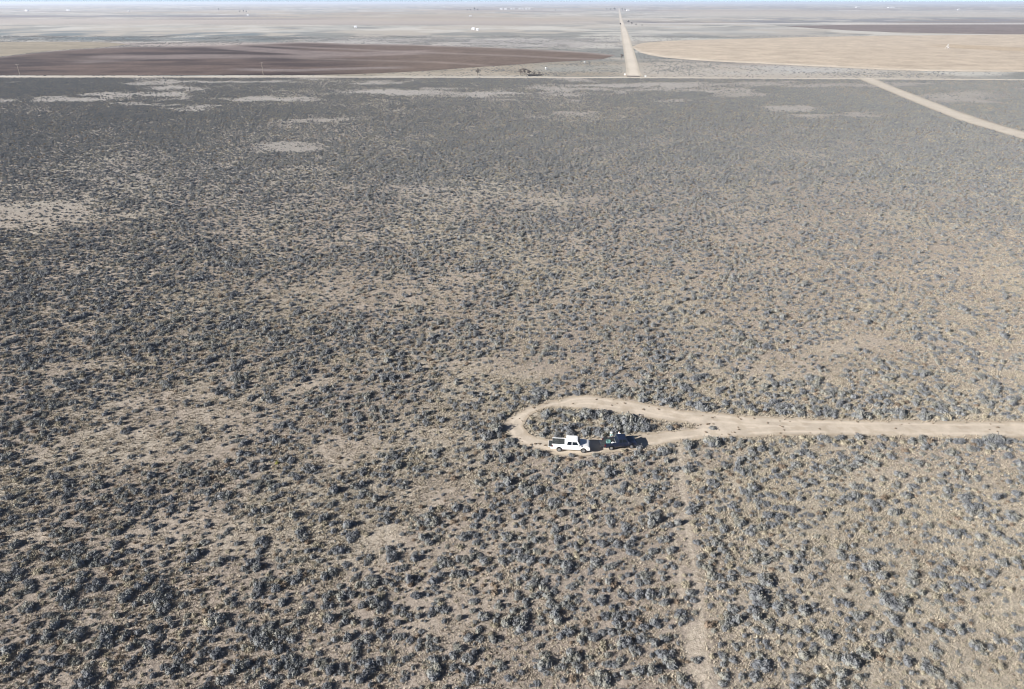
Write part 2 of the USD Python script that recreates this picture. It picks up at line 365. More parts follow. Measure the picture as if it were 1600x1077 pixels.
def road_col(x, y, poly, scale, k, edge):
    c = np.tile(ROAD * k, (len(x), 1)) * (.86 + .28 * fb(x, y, scale, 63))[:, None]
    d = shapely.distance(LineString(poly.exterior.coords), shapely.points(x, y)) + edge * .8 * (fb(x, y, scale * .7, 69) - .5)
    return lerp(c, np.array([.33, .285, .225]), (1 - sstep(.1 * edge, edge, d)) * .55)
sheet_from(diag_poly, 'dirt_road', -.05, M['gravel'], lambda x, y: road_col(x, y, diag_poly, 6, .95, 3.0), maxlen=2.5)
sheet_from(cross_poly, 'gravel_road', -.16, M['gravel'], lambda x, y: np.tile(ROAD * 1.0, (len(x), 1)) * (.9 + .2 * fb(x, y, 9, 64))[:, None], maxlen=30)
sheet_from(north_poly.difference(cross_poly.buffer(.2)), 'gravel_road', -.14, M['gravel'], lambda x, y: road_col(x, y, north_poly, 25, 1.1, 4.5), maxlen=12)

def grid_sheet(pix, name, z, colour, step=.6):
    """a field: a fine sheet over the plan polygon, its rows as dense as the view needs"""
    poly = gpoly(pix); shapely.prepare(poly)
    pix = np.array(pix); y0, y1 = pix[:, 1].min(), pix[:, 1].max(); x0, x1 = pix[:, 0].min(), pix[:, 0].max()
    vs = np.arange(y0, y1 + step, step); us = np.arange(x0, x1 + 5, 5.0)
    pieces, tris, off = [], [], 0
    edge = np.array(poly.exterior.coords)
    U, V = np.meshgrid(us, vs); g = G(U.ravel(), V.ravel())
    ins = shapely.contains_xy(poly, g[:, 0], g[:, 1])
    dense = []
    pe = np.vstack([pix, pix[:1]])
    for a, b in zip(pe[:-1], pe[1:]):
        n = max(2, int(np.hypot((b - a)[0] / 5, (b - a)[1] / .6)))
        for t in np.arange(n) / n: dense.append(a + (b - a) * t)
    eg = G(*np.array(dense).T)
    allp = np.vstack([eg, g[ins]]); allpix = np.vstack([np.array(dense), np.stack([U.ravel(), V.ravel()], -1)[ins]])
    from scipy.spatial import Delaunay
    t = Delaunay(allpix * [1, 8]).simplices
    cen = allp[t].mean(1)
    cenp = allpix[t].mean(1); cg = G(cenp[:, 0], cenp[:, 1])
    t = t[shapely.contains_xy(Polygon(eg), cg[:, 0], cg[:, 1])]
    v = np.column_stack([allp, np.full(len(allp), z)])
    n = np.cross(v[t[:, 1]] - v[t[:, 0]], v[t[:, 2]] - v[t[:, 0]])[:, 2]
    t[n < 0] = t[n < 0][:, ::-1]
    p = obj(name, (v, t), M['far_soil']); tint(p, colour(v[:, 0], v[:, 1])); tag(p, kind='structure')
    return p

def curve(pts, n=60):
    """smooth curve through pixel points"""
    from scipy.interpolate import PchipInterpolator
    p = np.array(pts, float); xs = np.linspace(p[0, 0], p[-1, 0], n)
    s = 1 if p[-1, 0] > p[0, 0] else -1
    return list(zip(xs, PchipInterpolator(s * p[:, 0], p[:, 1])(s * xs)))

def plough_col(x, y):
    px, py, _ = P(x, y)
    n = fb(x * .35, y, 60, 71); n2 = fb(x, y, 300, 72); n3 = fb(x * .4, y, 18, 73)
    dark, mid, pale = np.array([.044, .030, .028]), np.array([.108, .076, .064]), np.array([.27, .235, .215])
    c = lerp(dark, mid, sstep(.40, .62, n * .6 + n3 * .4))
    c = lerp(c, np.array([.135, .10, .08]), sstep(430, 700, px))
    def along(pts, w, k, colr, nz=.0):
        nonlocal c
        pts = np.array(pts, float)
        t = np.abs(py - np.interp(px, pts[:, 0], pts[:, 1])); on = (px > pts[0, 0]) & (px < pts[-1, 0])
        fade = sstep(pts[0, 0], pts[0, 0] + 60, px) * (1 - sstep(pts[-1, 0] - 60, pts[-1, 0], px))
        wgt = (1 - sstep(w * .5, w, t)) * k * on * fade
        if nz: wgt = wgt * sstep(.5 - nz, .5 + nz, n)
        c = lerp(c, np.array(colr), np.clip(wgt, 0, 1))
    along([(90, 98), (160, 92), (240, 88), (330, 86), (440, 88), (560, 92)], 7, .55, (.22, .185, .175), .12)
    along([(300, 70), (380, 76), (470, 82), (560, 85), (650, 82), (700, 80)], 4.5, .6, (.25, .205, .19))
    along([(380, 70), (520, 76), (640, 81), (800, 87), (900, 92), (990, 94)], 1.6, .5, (.25, .205, .185))
    along([(420, 90), (560, 94), (680, 97), (800, 105)], 1.8, .4, (.24, .195, .17))
    along([(340, 108), (460, 110), (560, 107), (660, 105)], 2.5, .5, (.25, .22, .21), .15)
    e = py - np.interp(px, [q[0] for q in top], [q[1] for q in top])
    w = (1 - sstep(0, 3.2, e + 3.0 * (n - .5) + 2.5 * (n3 - .5))) * (.35 + .5 * sstep(220, 340, px))
    c = lerp(c, np.array([.285, .245, .225]), w)
    return c * (.93 + .14 * n3)[..., None]
top = curve([(-160, 104), (-60, 95), (9, 88), (60, 82), (110, 78), (200, 73.6), (300, 72), (400, 69), (468, 66), (560, 68.5), (640, 69.5), (700, 72), (800, 75.5), (900, 80.5), (962, 86)])
bot = curve([(962, 86.1), (950, 91), (900, 95), (850, 97.5), (790, 102), (740, 105), (640, 112), (480, 117), (200, 117.4), (-160, 117.6)])
grid_sheet(top + bot, 'ploughed_field', -.12, plough_col)
ystraw = curve([(-200, 65.5), (60, 65.5), (150, 66), (200, 69)], 30) + curve([(199, 69.3), (160, 74), (100, 77.7), (55, 82), (9, 87.3), (-60, 94), (-200, 103)], 30)
grid_sheet(ystraw, 'straw_field', -.12, lambda x, y: np.tile([.255, .22, .165], (len(x), 1)) * (.85 + .3 * fb(x * .4, y, 40, 74))[:, None])

def tan_col(x, y):
    px, py, _ = P(x, y)
    n = fb(x * .35, y, 90, 75)
    c = lerp(np.array([.40, .33, .255]), np.array([.455, .385, .305]), n)
    w = sstep(1430, 1500, px) * (1 - sstep(2.0, 4.0, np.abs(py - (72 + (px - 1480) * .045))))
    c = lerp(c, np.array([.37, .285, .19]), w * .55)
    rim = np.interp(px, [985, 1000, 1040, 1100, 1200, 1300, 1380, 1450, 1700], [73, 82, 90, 95, 100, 105, 109, 111, 113])
    c = lerp(c, np.array([.53, .46, .375]), (1 - sstep(.7, 1.8, np.abs(py - rim + 1.2))) * .8)
    return c
tan = curve([(988, 73), (992, 70.5), (1000, 68), (1030, 65), (1060, 63.3), (1130, 61.5), (1250, 58.2), (1400, 55.7), (1750, 53.6)]) + curve([(1750, 113), (1450, 111), (1380, 109), (1300, 105), (1200, 100), (1100, 95), (1040, 90), (1000, 82), (989, 75)])
grid_sheet(tan, 'stubble_field', -.12, tan_col)
dk = curve([(1228, 41), (1300, 39.3), (1400, 38.8), (1750, 38.2)], 30) + curve([(1750, 54.2 - .9), (1600, 53.4), (1420, 51), (1350, 48.7), (1300, 46), (1229, 41.3)], 30)
grid_sheet(dk, 'dark_field', -.12, lambda x, y: lerp(np.array([.125, .098, .09]), np.array([.215, .18, .165]), fb(x * .3, y, 90, 76)))

# ------------------------------------------------------------------ haze over the whole plain
hz = usdkit.material(stage, '/World/Looks/haze_air', {'v': ('principled_volume', {'color': (0.80, 0.86, 0.97), 'density': HAZE_DENSITY, 'anisotropy': 0.15})}, volume='v.volume')
tag(obj('haze', box(-40000, 40000, -40000, 40000, -1.3, 66), hz), 'pale blue haze lying over the whole plain', 'haze', kind='stuff')

# ------------------------------------------------------------------ vehicles
M['white'] = mat('white_paint', (.80, .80, .79), .3, spec=.5, coat=.4)
M['navy'] = mat('navy_paint', (.012, .018, .04), .25, spec=.5, coat=.6)
M['glass'] = mat('dark_tinted_glass', (.010, .015, .022), .12, spec=.25)
M['rubber'] = mat('tyre_rubber', (.02, .02, .02), .9)
M['alloy'] = mat('alloy_wheel', (.55, .55, .56), .35, metal=.7)
M['liner'] = mat('bed_liner', (.045, .05, .052), .8, var=.6, scale=5)
M['trim'] = mat('black_trim', (.02, .02, .022), .6)
M['chrome'] = mat('chrome', (.75, .75, .76), .18, metal=1.0)
M['lamp'] = mat('lamp_lens', (.7, .72, .75), .1, spec=.6)
M['red'] = mat('red_lens', (.16, .015, .015), .3)
M['bagwhite'] = mat('white_plastic', (.78, .78, .76), .5)
M['teal'] = mat('teal_cloth', (.16, .30, .28), .9, var=.15, scale=6)

def prism_y(prof, y0, y1):
    """side profile (x, z) extruded across the vehicle"""
    m = trimesh.creation.extrude_polygon(Polygon(prof), y1 - y0, engine='earcut')
    v = m.vertices.copy(); m.vertices = np.column_stack([v[:, 0], v[:, 2] + y0, v[:, 1]]); m.invert()
    return m

def prism_x(prof, x0, x1):
    m = trimesh.creation.extrude_polygon(Polygon(prof), x1 - x0, engine='earcut')
    v = m.vertices.copy(); m.vertices = np.column_stack([v[:, 2] + x0, v[:, 0], v[:, 1]])
    return m

def fixed(tm):
    tm.fix_normals()
    return mf(tm)

def cyl_y(x, z, r, y0, y1, n=28):
    a = np.arange(n) * 2 * np.pi / n
    return prism_y(np.stack([x + r * np.cos(a), z + r * np.sin(a)], -1), y0, y1)

def pickup(label, paint, loc, rz, wb, rear_over, front_over, cab0, cab1, hood0, w=2.0, belt=1.12, top=1.90, wheel_r=.40, tailgate_paint=None):
    t = thing('pickup_truck', label, 'pickup truck', loc, rz)
    xr, xf = -wb / 2, wb / 2; x0, x1 = xr - rear_over, xf + front_over; hw = w / 2
    side = [(x0, .62), (x0, belt + .02), (cab0 - .02, belt + .04), (cab0, belt), (hood0, belt + .02), (hood0 + .35, belt + .03), (x1 - .35, belt - .06), (x1 - .10, belt - .16), (x1, belt - .36), (x1 + .02, .52), (x1 - .12, .42), (x0 + .2, .48)]
    front = [(-hw + .10, .40), (hw - .10, .40), (hw - .01, .56), (hw, .78), (hw - .03, .98), (hw - .06, belt - .02), (hw - .14, belt + .05), (-hw + .14, belt + .05), (-hw + .06, belt - .02), (-hw + .03, .98), (-hw, .78), (-hw + .01, .56)]
    b = fixed(prism_y(side, -hw, hw)) ^ fixed(prism_x(front, x0 - .1, x1 + .1))
    b = b - fixed(box(x0 - .1, cab0 - .12, -hw + .20, hw - .20, .72, 2))
    for xw in (xr, xf):
        for s in (-1, 1):
            y0, y1 = sorted((s * (hw + .1), s * (hw - .34)))
            b = b - fixed(cyl_y(xw, wheel_r + .03, wheel_r + .09, y0, y1))
    hood_cut = fixed(box(hood0 + .3, x1 - .2, -.02, .02, belt + .2, belt + .3))
    obj('body', b, paint, t, smooth=25)
    # cab
    cs = [(cab0, belt - .02), (cab0 + .14, top - .06), (cab0 + .32, top), (cab1 - .35, top + .01), (cab1 - .10, top - .05), (hood0 + .32, belt + .01), (hood0 + .2, belt - .02)]
    cf = [(-hw + .06, belt - .06), (hw - .06, belt - .06), (hw - .235, top - .06), (hw - .33, top + .03), (-hw + .33, top + .03), (-hw + .235, top - .06)]
    c = fixed(prism_y(cs, -hw, hw)) ^ fixed(prism_x(cf, cab0 - .2, hood0 + .6))
    obj('cab', c, paint, t, smooth=25)
    # side windows lie on the leaning cab side, a few millimetres proud
    def yat(z): return hw - .06 - (.175) * (z - (belt - .06)) / (top - belt)
    def pane(name, prof, s, e=.008, material=M['glass'], parent=t):
        prof = np.array(prof); n = len(prof)
        v = np.vstack([np.column_stack([prof[:, 0], s * (yat(prof[:, 1]) + e), prof[:, 1]]), np.column_stack([prof[:, 0], s * (yat(prof[:, 1]) - .03), prof[:, 1]])])
        return obj(name, hullpts(v), material, parent)
    mid = (cab0 + cab1) / 2 + .02
    zb, zt = belt + .06, top - .14
    for s in (-1, 1):
        pane('side_window', [(cab0 + .24, zb), (mid - .05, zb), (mid - .05, zt), (cab0 + .34, zt)], s)
        pane('side_window', [(mid + .05, zb), (hood0 + .02, zb), (cab1 - .24, zt), (mid + .05, zt)], s)
        for k, (a, bb) in enumerate(((cab0 + .16, mid - .01), (mid + .01, hood0 + .05))):
            d = obj('door', hullpts([[xx, s * yy, zz] for xx in (a, bb) for yy, zz in ((hw - .03, .60), (hw + .006, .72), (hw + .006, .80), (hw - .025, .98), (hw - .05, belt - .04), (hw - .2, .8))]), paint, t)
            obj('handle', box(a + .07, a + .24, min(s * (hw - .03), s * (hw + .025)), max(s * (hw - .03), s * (hw + .025)), .94, .975), M['trim'] if paint is not M['white'] else paint, d)
        mr = obj('side_mirror', hullpts([[hood0 + .10 + dx, s * (hw + dy), belt + .06 + dz] for dx in (0, .09) for dy in (.02, .22) for dz in (0, .2)]), M['trim'] if paint is M['white'] else M['chrome'], t)
    # windscreen and back window
    ws = []
    for zz in (belt + .06, top - .11):
        f = (zz - belt - .01) / (top - .05 - belt - .01); xx = hood0 + .32 + (cab1 - .10 - hood0 - .32) * f
        for s in (-1, 1): ws += [[xx + .012, s * (yat(zz) - .07), zz + .008], [xx - .03, s * (yat(zz) - .07), zz - .02]]
    obj('windshield', hullpts(ws), M['glass'], t)
    rw = []
    for zz in (belt + .12, top - .16):
        xx = cab0 + .14 * (zz - belt + .02) / (top - .04 - belt)
        for s in (-1, 1): rw += [[xx - .01, s * (yat(zz) - .12), zz], [xx + .03, s * (yat(zz) - .12), zz]]
    obj('rear_window', hullpts(rw), M['glass'], t)
    obj('bed_liner', cat_([box(x0 + .01, cab0 - .14, -hw + .205, hw - .205, .722, .75)] + [box(x0 + .01, cab0 - .14, yy, yy + .05, .75, .765) for yy in np.linspace(-hw + .25, hw - .3, 9)]
        + [box(x0 + .02, cab0 - .14, s * (hw - .2) - .012 - .006, s * (hw - .2) + .012 - .006, .765, belt - .02) for s in (-1, 1)] + [box(cab0 - .15, cab0 - .124, -hw + .23, hw - .23, .765, belt)]), M['liner'], t)
    for s in (-1, 1):
        obj('bed_rail_cap', box(x0 + .02, cab0 - .04, s * (hw - .165) - .045, s * (hw - .165) + .045, belt + .022, belt + .05), paint, t)
    tg = obj('tailgate', box(x0 - .54, x0 - .01, -hw + .16, hw - .16, .70, .755), tailgate_paint or paint, t)
    obj('tailgate_liner', box(x0 - .50, x0 - .02, -hw + .22, hw - .22, .757, .77), M['liner'], tg)
    obj('rear_bumper', hullpts([[x0 - dx, y_, z_] for dx, z_ in ((.18, .50), (.20, .58), (.16, .64), (-.05, .50), (-.05, .64)) for y_ in (-hw + .06, hw - .06)]), M['chrome'] if paint is M['navy'] else M['white'], t)
    obj('front_bumper', hullpts([[x1 + dx, y_ , z_] for dx, z_, k in ((.08, .44, 0), (.10, .56, 0), (.05, .64, 0)) for y_ in (-hw + .22, hw - .22)] + [[x1 - .22, s * (hw - .02), z_] for s in (-1, 1) for z_ in (.45, .63)]), M['chrome'], t)
    gr = obj('grille', box(x1 - .02, x1 + .035, -hw + .42, hw - .42, .66, belt - .26), M['trim'], t)
    for k in range(3): obj('grille_bar', box(x1 + .036, x1 + .05, -hw + .42, hw - .42, .69 + k * .07, .72 + k * .07), M['chrome'], gr)
    for s in (-1, 1):
        obj('headlight', hullpts([[x1 + .03, s * (hw - .40), zz] for zz in (.70, belt - .26)] + [[x1 - .16, s * (hw + .003), zz] for zz in (.72, belt - .28)] + [[x1 - .1, s * (hw - .36), .75]]), M['lamp'], t)
        obj('tail_light', box(x0 - .012, x0 + .10, s * (hw - .075) - .07, s * (hw - .075) + .07, .80, belt - .04), M['red'], t)
        for xw in (xr, xf):
            yo = s * (hw - .14)
            prof = np.array([(.0, -.11), (wheel_r * .60, -.11), (wheel_r * .9, -.12), (wheel_r * .985, -.10), (wheel_r, -.06), (wheel_r, .06), (wheel_r * .985, .10), (wheel_r * .9, .12), (wheel_r * .60, .11), (.0, .11)])
            ty = trimesh.creation.revolve(prof, sections=28)
            ty.apply_transform(trimesh.transformations.rotation_matrix(np.pi / 2, [1, 0, 0])); ty.apply_translation([xw, yo, wheel_r])
            wh = obj('wheel', ty, M['rubber'], t, smooth=35)
            face = yo + s * .115
            rim = [cyl_y(xw, wheel_r, .075, min(face, face + s * .02), max(face, face + s * .02), 12)]
            ring = trimesh.creation.annulus(r_min=wheel_r * .56, r_max=wheel_r * .66, height=.03, sections=28)
            ring.apply_transform(trimesh.transformations.rotation_matrix(np.pi / 2, [1, 0, 0])); ring.apply_translation([xw, face + s * .003, wheel_r]); rim.append(ring)
            for k in range(6):
                a = k * np.pi / 3 + .3
                rim.append(bar([xw + .06 * math.cos(a), face + s * .006, wheel_r + .06 * math.sin(a)], [xw + wheel_r * .6 * math.cos(a), face + s * .004, wheel_r + wheel_r * .6 * math.sin(a)], .032, .026, 5))
            obj('rim', cat_(rim), M['alloy'], wh)
    return t

def two_wheels(a, b, w):
    """centre and heading of a vehicle from the contact points of its two near wheels"""
    A, B = G(*a), G(*b); d = B - A; n = np.array([-d[1], d[0]]) / np.linalg.norm(d)
    c = (A + B) / 2 + n * (w / 2 - .14)
    return (c[0], c[1], -.035), math.atan2(d[1], d[0]), np.linalg.norm(d)

wl, wr_, wwb = two_wheels((873.5, 705.2), (911.5, 707.2), 2.0)
white_truck = pickup('white crew cab pickup with its tailgate lowered, parked on the sandy loop', M['white'], wl, wr_, 3.66, 1.12, .93, -.92, 1.02, 1.02, belt=1.25, top=1.93)
dl, dr_, dwb = two_wheels((955.2, 702.8), (985.8, 700.4), 1.88)
dark_truck = pickup('dark navy pickup parked nose to tail in front of the white one', M['navy'], dl, dr_, 3.15, 1.02, .86, -.62, .84, .86, w=1.88, belt=1.14, top=1.80, wheel_r=.37, tailgate_paint=M['chrome'])
print('wheelbases', wwb, dwb)

def local(loc, rz, x, y, z=0.0):
    return (loc[0] + x * math.cos(rz) - y * math.sin(rz), loc[1] + x * math.sin(rz) + y * math.cos(rz), loc[2] + z)

# load on the dark pickup's bed
bag = trimesh.creation.icosphere(2, .5); bag.vertices = bag.vertices * [.62, .52, .5]
bag.vertices += .06 * (meshkit.fbm(bag.vertices * 5 + 9)[:, None] - .5) * 2
bag.vertices[:, 2] = np.maximum(bag.vertices[:, 2], -.2) + .2
bag.vertices *= .9
b1 = thing('sack', 'white sack lying in the bed of the dark pickup', 'sack', local(dl, dr_, -1.25, -.45, .765), .3)
obj('sack_body', bag, M['bagwhite'], b1, smooth=True); obj('tied_neck', bar([.22, 0, .22], [.40, .02, .30], .03, .07, 7), M['bagwhite'], b1)
b2 = thing('crate', 'teal plastic crate in the bed of the dark pickup beside the white sack', 'crate', local(dl, dr_, -1.85, .10, .765), .05)
cr = fixed(box(-.3, .3, -.22, .22, 0, .34)) - fixed(box(-.275, .275, -.195, .195, .03, .5))
obj('crate_body', cr, M['teal'], b2); obj('rim', cat_([box(-.32, .32, -.24, -.222, .30, .35), box(-.32, .32, .222, .24, .30, .35), box(-.32, -.302, -.222, .222, .30, .35), box(.302, .32, -.222, .222, .30, .35)]), M['teal'], b2)

# ------------------------------------------------------------------ people
M['skin'] = mat('skin', (.42, .27, .20), .6)
M['hair_dark'] = mat('dark_hair', (.02, .016, .014), .7)
M['shirt_white'] = mat('white_shirt', (.76, .76, .74), .9)
M['shirt_pale'] = mat('pale_teal_shirt', (.34, .45, .42), .9)
M['jeans'] = mat('dark_jeans', (.03, .04, .07), .9)
M['boot'] = mat('brown_boots', (.06, .04, .03), .7)

def chain(joints):
    """hulls of spheres from joint to joint"""
    out = None
    for (a, ra), (b, rb) in zip(joints[:-1], joints[1:]):
        s = m3.Manifold.sphere(ra, 14).translate(tuple(map(float, a))) + m3.Manifold.sphere(rb, 14).translate(tuple(map(float, b)))
        h = s.hull(); out = h if out is None else out + h
    return out

def soft(man, length=.03, it=6):
    m = man.refine_to_length(length).to_mesh(); tm = trimesh.Trimesh(m.vert_properties[:, :3], m.tri_verts)
    trimesh.smoothing.filter_taubin(tm, iterations=it); return tm

def person(label, loc, rz, shirt, head, arms, lean=.0):
    """standing figure, facing +x; arms: two lists of elbow and wrist points"""
    t = thing('person', label, 'person', loc, rz)
    hip, chest, neck, hd = np.array([0, 0, .93]), np.array([lean * .5, 0, 1.30]), np.array([lean * .8, 0, 1.48]), np.array([lean, 0, 1.62])
    body = chain([(hip, .13), (hip + [lean * .2, 0, .14], .125), (chest, .14), (neck - [0, 0, .04], .08), (neck, .055), (hd - [0, 0, .05], .06)])
    for s in (-1, 1): body += chain([(chest + [0, s * .08, 0], .13), (neck + [0, s * .14, -.09], .07)])
    skull = m3.Manifold.sphere(.1, 24).scale((.98, .78, 1.18)).translate(tuple(hd + [.01, 0, .03]))
    face = chain([(hd + [.05, 0, -.05], .052), (hd + [.05, 0, .03], .055)]) + chain([(hd + [.10, 0, .03], .012), (hd + [.118, 0, -.005], .016)])
    for s in (-1, 1): face += m3.Manifold.sphere(.022, 10).scale((.6, .5, 1.3)).translate(tuple(hd + [.0, s * .08, .015]))
    body += skull + face
    legs, shoes = None, []
    for s in (-1, 1):
        lg = chain([(hip + [0, s * .09, -.02], .105), ((.02, s * .10, .50), .065), ((-.02, s * .11, .09), .043)]); legs = lg if legs is None else legs + lg
        shoes.append(chain([((-.06, s * .11, .05), .045), ((.14, s * .12, .035), .038)]))
    body += legs
    sleeves = None
    for s, (el, wr) in zip((-1, 1), arms):
        sh = neck + [0, s * .17, -.09]
        el, wr = np.array(el, float), np.array(wr, float)
        body += chain([(sh, .058), (el, .042), (wr, .028)])
        sl = chain([(sh, .07), (sh + (el - sh) * .98, .056), (el + (wr - el) * .5, .048)]); sleeves = sl if sleeves is None else sleeves + sl
        d = (wr - el) / np.linalg.norm(wr - el); side = np.cross(d, [0, 0, 1.0]); side = side / np.linalg.norm(side) if np.linalg.norm(side) > .2 else np.array([0, 1.0, 0]); nrm = np.cross(side, d)
        pc = wr + d * .05
        body += chain([(wr, .027), (pc - side * .018, .020), (pc + side * .018, .020), (wr, .026)])
        for k, (o, L) in enumerate(((-.030, .075), (-.010, .085), (.010, .08), (.029, .062))):
            r0 = pc + d * .03 + side * o; r1 = r0 + d * L * .5 - nrm * .006; r2 = r1 + d * L * .35 - nrm * .025
            body += chain([(r0, .0092), (r1, .0088), (r2, .0078)])
        body += chain([(wr + d * .02 - side * .025, .012), (wr + d * .05 - side * .052, .0105), (wr + d * .085 - side * .058, .009)])
    obj('body', soft(body, .02, 4), M['skin'], t, smooth=True)
    sm = chain([(hip + [0, 0, -.05], .15), (hip + [lean * .2, 0, .14], .145), (chest, .16), (neck - [0, 0, .07], .09)])
    for s in (-1, 1): sm += chain([(chest + [0, s * .08, 0], .15), (neck + [0, s * .14, -.09], .085)])
    obj('shirt', soft(sm + sleeves, .03, 4), shirt, t, smooth=True)
    tr = None
    for s in (-1, 1):
        l2 = chain([(hip + [0, s * .07, 0], .135), (hip + [0, s * .09, -.10], .12), ((.02, s * .10, .50), .085), ((-.02, s * .11, .10), .068)]); tr = l2 if tr is None else tr + l2
    obj('trousers', soft(tr, .035, 4), M['jeans'], t, smooth=True)
    for sh in shoes: obj('shoe', soft(sh, .03, 2), M['boot'], t, smooth=True)
    if head == 'hat':
        cr = m3.Manifold.sphere(.115, 24).scale((1.05, .9, .95)).translate(tuple(hd + [0, 0, .075])) ^ m3.Manifold.cube((1, 1, 1), True).translate((hd[0], 0, hd[2] + .07 + .5))
        ht = obj('hat', cr, M['bagwhite'], t, smooth=40)
        obj('brim', m3.Manifold.cylinder(.012, .20, .195, 28).scale((1.1, .92, 1)).translate((hd[0], 0, hd[2] + .06)), M['bagwhite'], ht, smooth=40)
    else:
        hr = m3.Manifold.sphere(.112, 24).scale((1.0, .84, 1.14)).translate(tuple(hd + [-.012, 0, .045])) - m3.Manifold.cube((.4, .4, .4), True).translate(tuple(hd + [.245, 0, -.08])) - m3.Manifold.cube((.6, .6, .3), True).translate(tuple(hd + [0, 0, -.20]))
        obj('hair', hr, M['hair_dark'], t, smooth=40)
    return t

p1 = local(dl, dr_, -1.05, 1.42); p2 = local(dl, dr_, .25, 1.40)
person('person in pale teal top and white hat standing beyond the dark pickup\'s bed', p1, dr_ - 1.5, M['shirt_pale'], 'hat', [((.20, -.20, 1.16), (.40, -.10, 1.22)), ((.20, .20, 1.16), (.40, .10, 1.22))], .08)
person('person with dark hair in a white shirt standing behind the cab of the dark pickup', p2, dr_ - 2.4, M['shirt_white'], 'hair', [((-.02, -.27, 1.12), (.08, -.28, .88)), ((-.02, .27, 1.12), (.08, .28, .88))])

# ------------------------------------------------------------------ scrub: prototype bushes
def cards(c, r, n, size, up=.25, g=rng):
    """n small leaf faces on a lump of foliage"""
    d = g.normal(size=(n, 3)); d /= np.linalg.norm(d, axis=1, keepdims=True); d[:, 2] = np.abs(d[:, 2]) * .85 - .12
    p = c + d * r * g.uniform(.78, 1.12, (n, 1)) * [1, 1, .95]
    a = g.normal(size=(n, 3)); a -= d * (a * d).sum(1, keepdims=True) * .6; a[:, 2] += up; a /= np.linalg.norm(a, axis=1, keepdims=True)
    b = np.cross(d + .45 * g.normal(size=(n, 3)), a); b /= np.linalg.norm(b, axis=1, keepdims=True)
    s = size * g.uniform(.6, 1.3, (n, 1))
    v = np.stack([p - a * s - b * s * .55, p - a * s * .3 + b * s * .7, p + a * s * 1.2 + b * s * .1], 1).reshape(-1, 3)
    return v, np.arange(3 * n).reshape(-1, 3)

def bush(seed, spread=1.0, tall=1.0, sprigs=300, size=.038):
    """about 1.2 m across at spread 1: (foliage mesh, stem mesh); a ragged mound of fine sprigs"""
    g = np.random.default_rng(seed)
    sub = [(np.array([.30 * spread * math.cos(a) * q, .30 * spread * math.sin(a) * q, 0]), g.uniform(.24, .36) * (.75 + .25 * spread), g.uniform(.7, 1.15)) for a, q in zip(np.linspace(0, 6.28, 6)[:5] + g.uniform(-.5, .5, 5), g.uniform(.3, 1.1, 5))]
    V, F, off, st = [], [], 0, []
    for c, r, hk in sub:
        h = .52 * tall * hk
        n = int(sprigs * spread / 5)
        d = g.normal(size=(n, 3)); d[:, 2] = np.abs(d[:, 2]) * .9 + .05; d /= np.linalg.norm(d, axis=1, keepdims=True)
        ph = g.uniform(0, 6.28, 3); bump_ = 1 + .16 * np.sin(4 * np.arctan2(d[:, 1], d[:, 0]) + ph[0]) * np.sin(5 * d[:, 2] + ph[1]) + .10 * g.normal(size=n)
        p = c + d * (bump_ * g.uniform(.72, 1.08, n))[:, None] * [r, r, h]
        ax = d * [1, 1, .5] * .6 + [0, 0, .65] + .45 * g.normal(size=(n, 3)); ax /= np.linalg.norm(ax, axis=1, keepdims=True)
        sd_ = np.cross(g.normal(size=(n, 3)), ax); sd_ /= np.linalg.norm(sd_, axis=1, keepdims=True)
        s_ = size * g.uniform(.7, 1.6, (n, 1))
        v = np.stack([p - ax * s_ * .6, p + ax * s_ * .3 - sd_ * s_ * .75, p + ax * s_ * 1.5, p + ax * s_ * .3 + sd_ * s_ * .75], 1).reshape(-1, 3)
        q = np.arange(4 * n).reshape(-1, 4); f = np.vstack([q[:, [0, 1, 2]], q[:, [0, 2, 3]]])
        V.append(v); F.append(f + off); off += len(v)
        core = trimesh.creation.icosphere(2, 1.0); core = core.slice_plane([0, 0, -.15], [0, 0, 1]); kv = core.vertices
        k_ = .74 * (1 + .22 * (meshkit.noise(kv * 3.1 + seed + c * 9) - .5) * 2)
        V.append(c + kv * k_[:, None] * [r, r, h]); F.append(np.array(core.faces) + off); off += len(kv)
        for j in range(2):
            e = p[g.integers(0, n)]; st.append(bar([c[0] * .3, c[1] * .3, -.12], e, .026, .010, 4))
    return (np.vstack(V), np.vstack(F)), cat_(st)

def tuft(seed, n=7, blades=13, rad=.55, h=.22):
    g = np.random.default_rng(seed); V = []
    for k in range(n):
        c = np.array([*(g.normal(size=2) * rad * .5), -.03]); hh = h * g.uniform(.5, 1.3)
        for j in range(blades):
            a = g.uniform(0, 2 * np.pi); o = np.array([math.cos(a), math.sin(a), 0]); s = np.array([-o[1], o[0], 0]) * .028
            b = c + o * g.uniform(0, .10); t = b + o * hh * g.uniform(.15, .9) + [0, 0, hh * g.uniform(.6, 1)]
            V += [b - s, b + s, t]
    return np.array(V), np.arange(len(V)).reshape(-1, 3)

kinds = [('sage', 101, 1.0, 1.0, 430), ('sage', 102, 1.15, .85, 430), ('sage', 103, .85, 1.1, 430), ('sage', 104, 1.3, .9, 440), ('sage', 105, .7, 1.0, 430), ('sage', 106, 1.05, 1.2, 430), ('sage', 107, 1.4, .75, 440), ('sage', 108, .9, .8, 430),
         ('rabbit', 201, .75, .85, 440), ('rabbit', 202, .6, .75, 440), ('brown', 301, .8, .8, 380), ('brown', 302, .6, .7, 380)]
protos = [bush(s, sp_, ta, l) for _, s, sp_, ta, l in kinds]

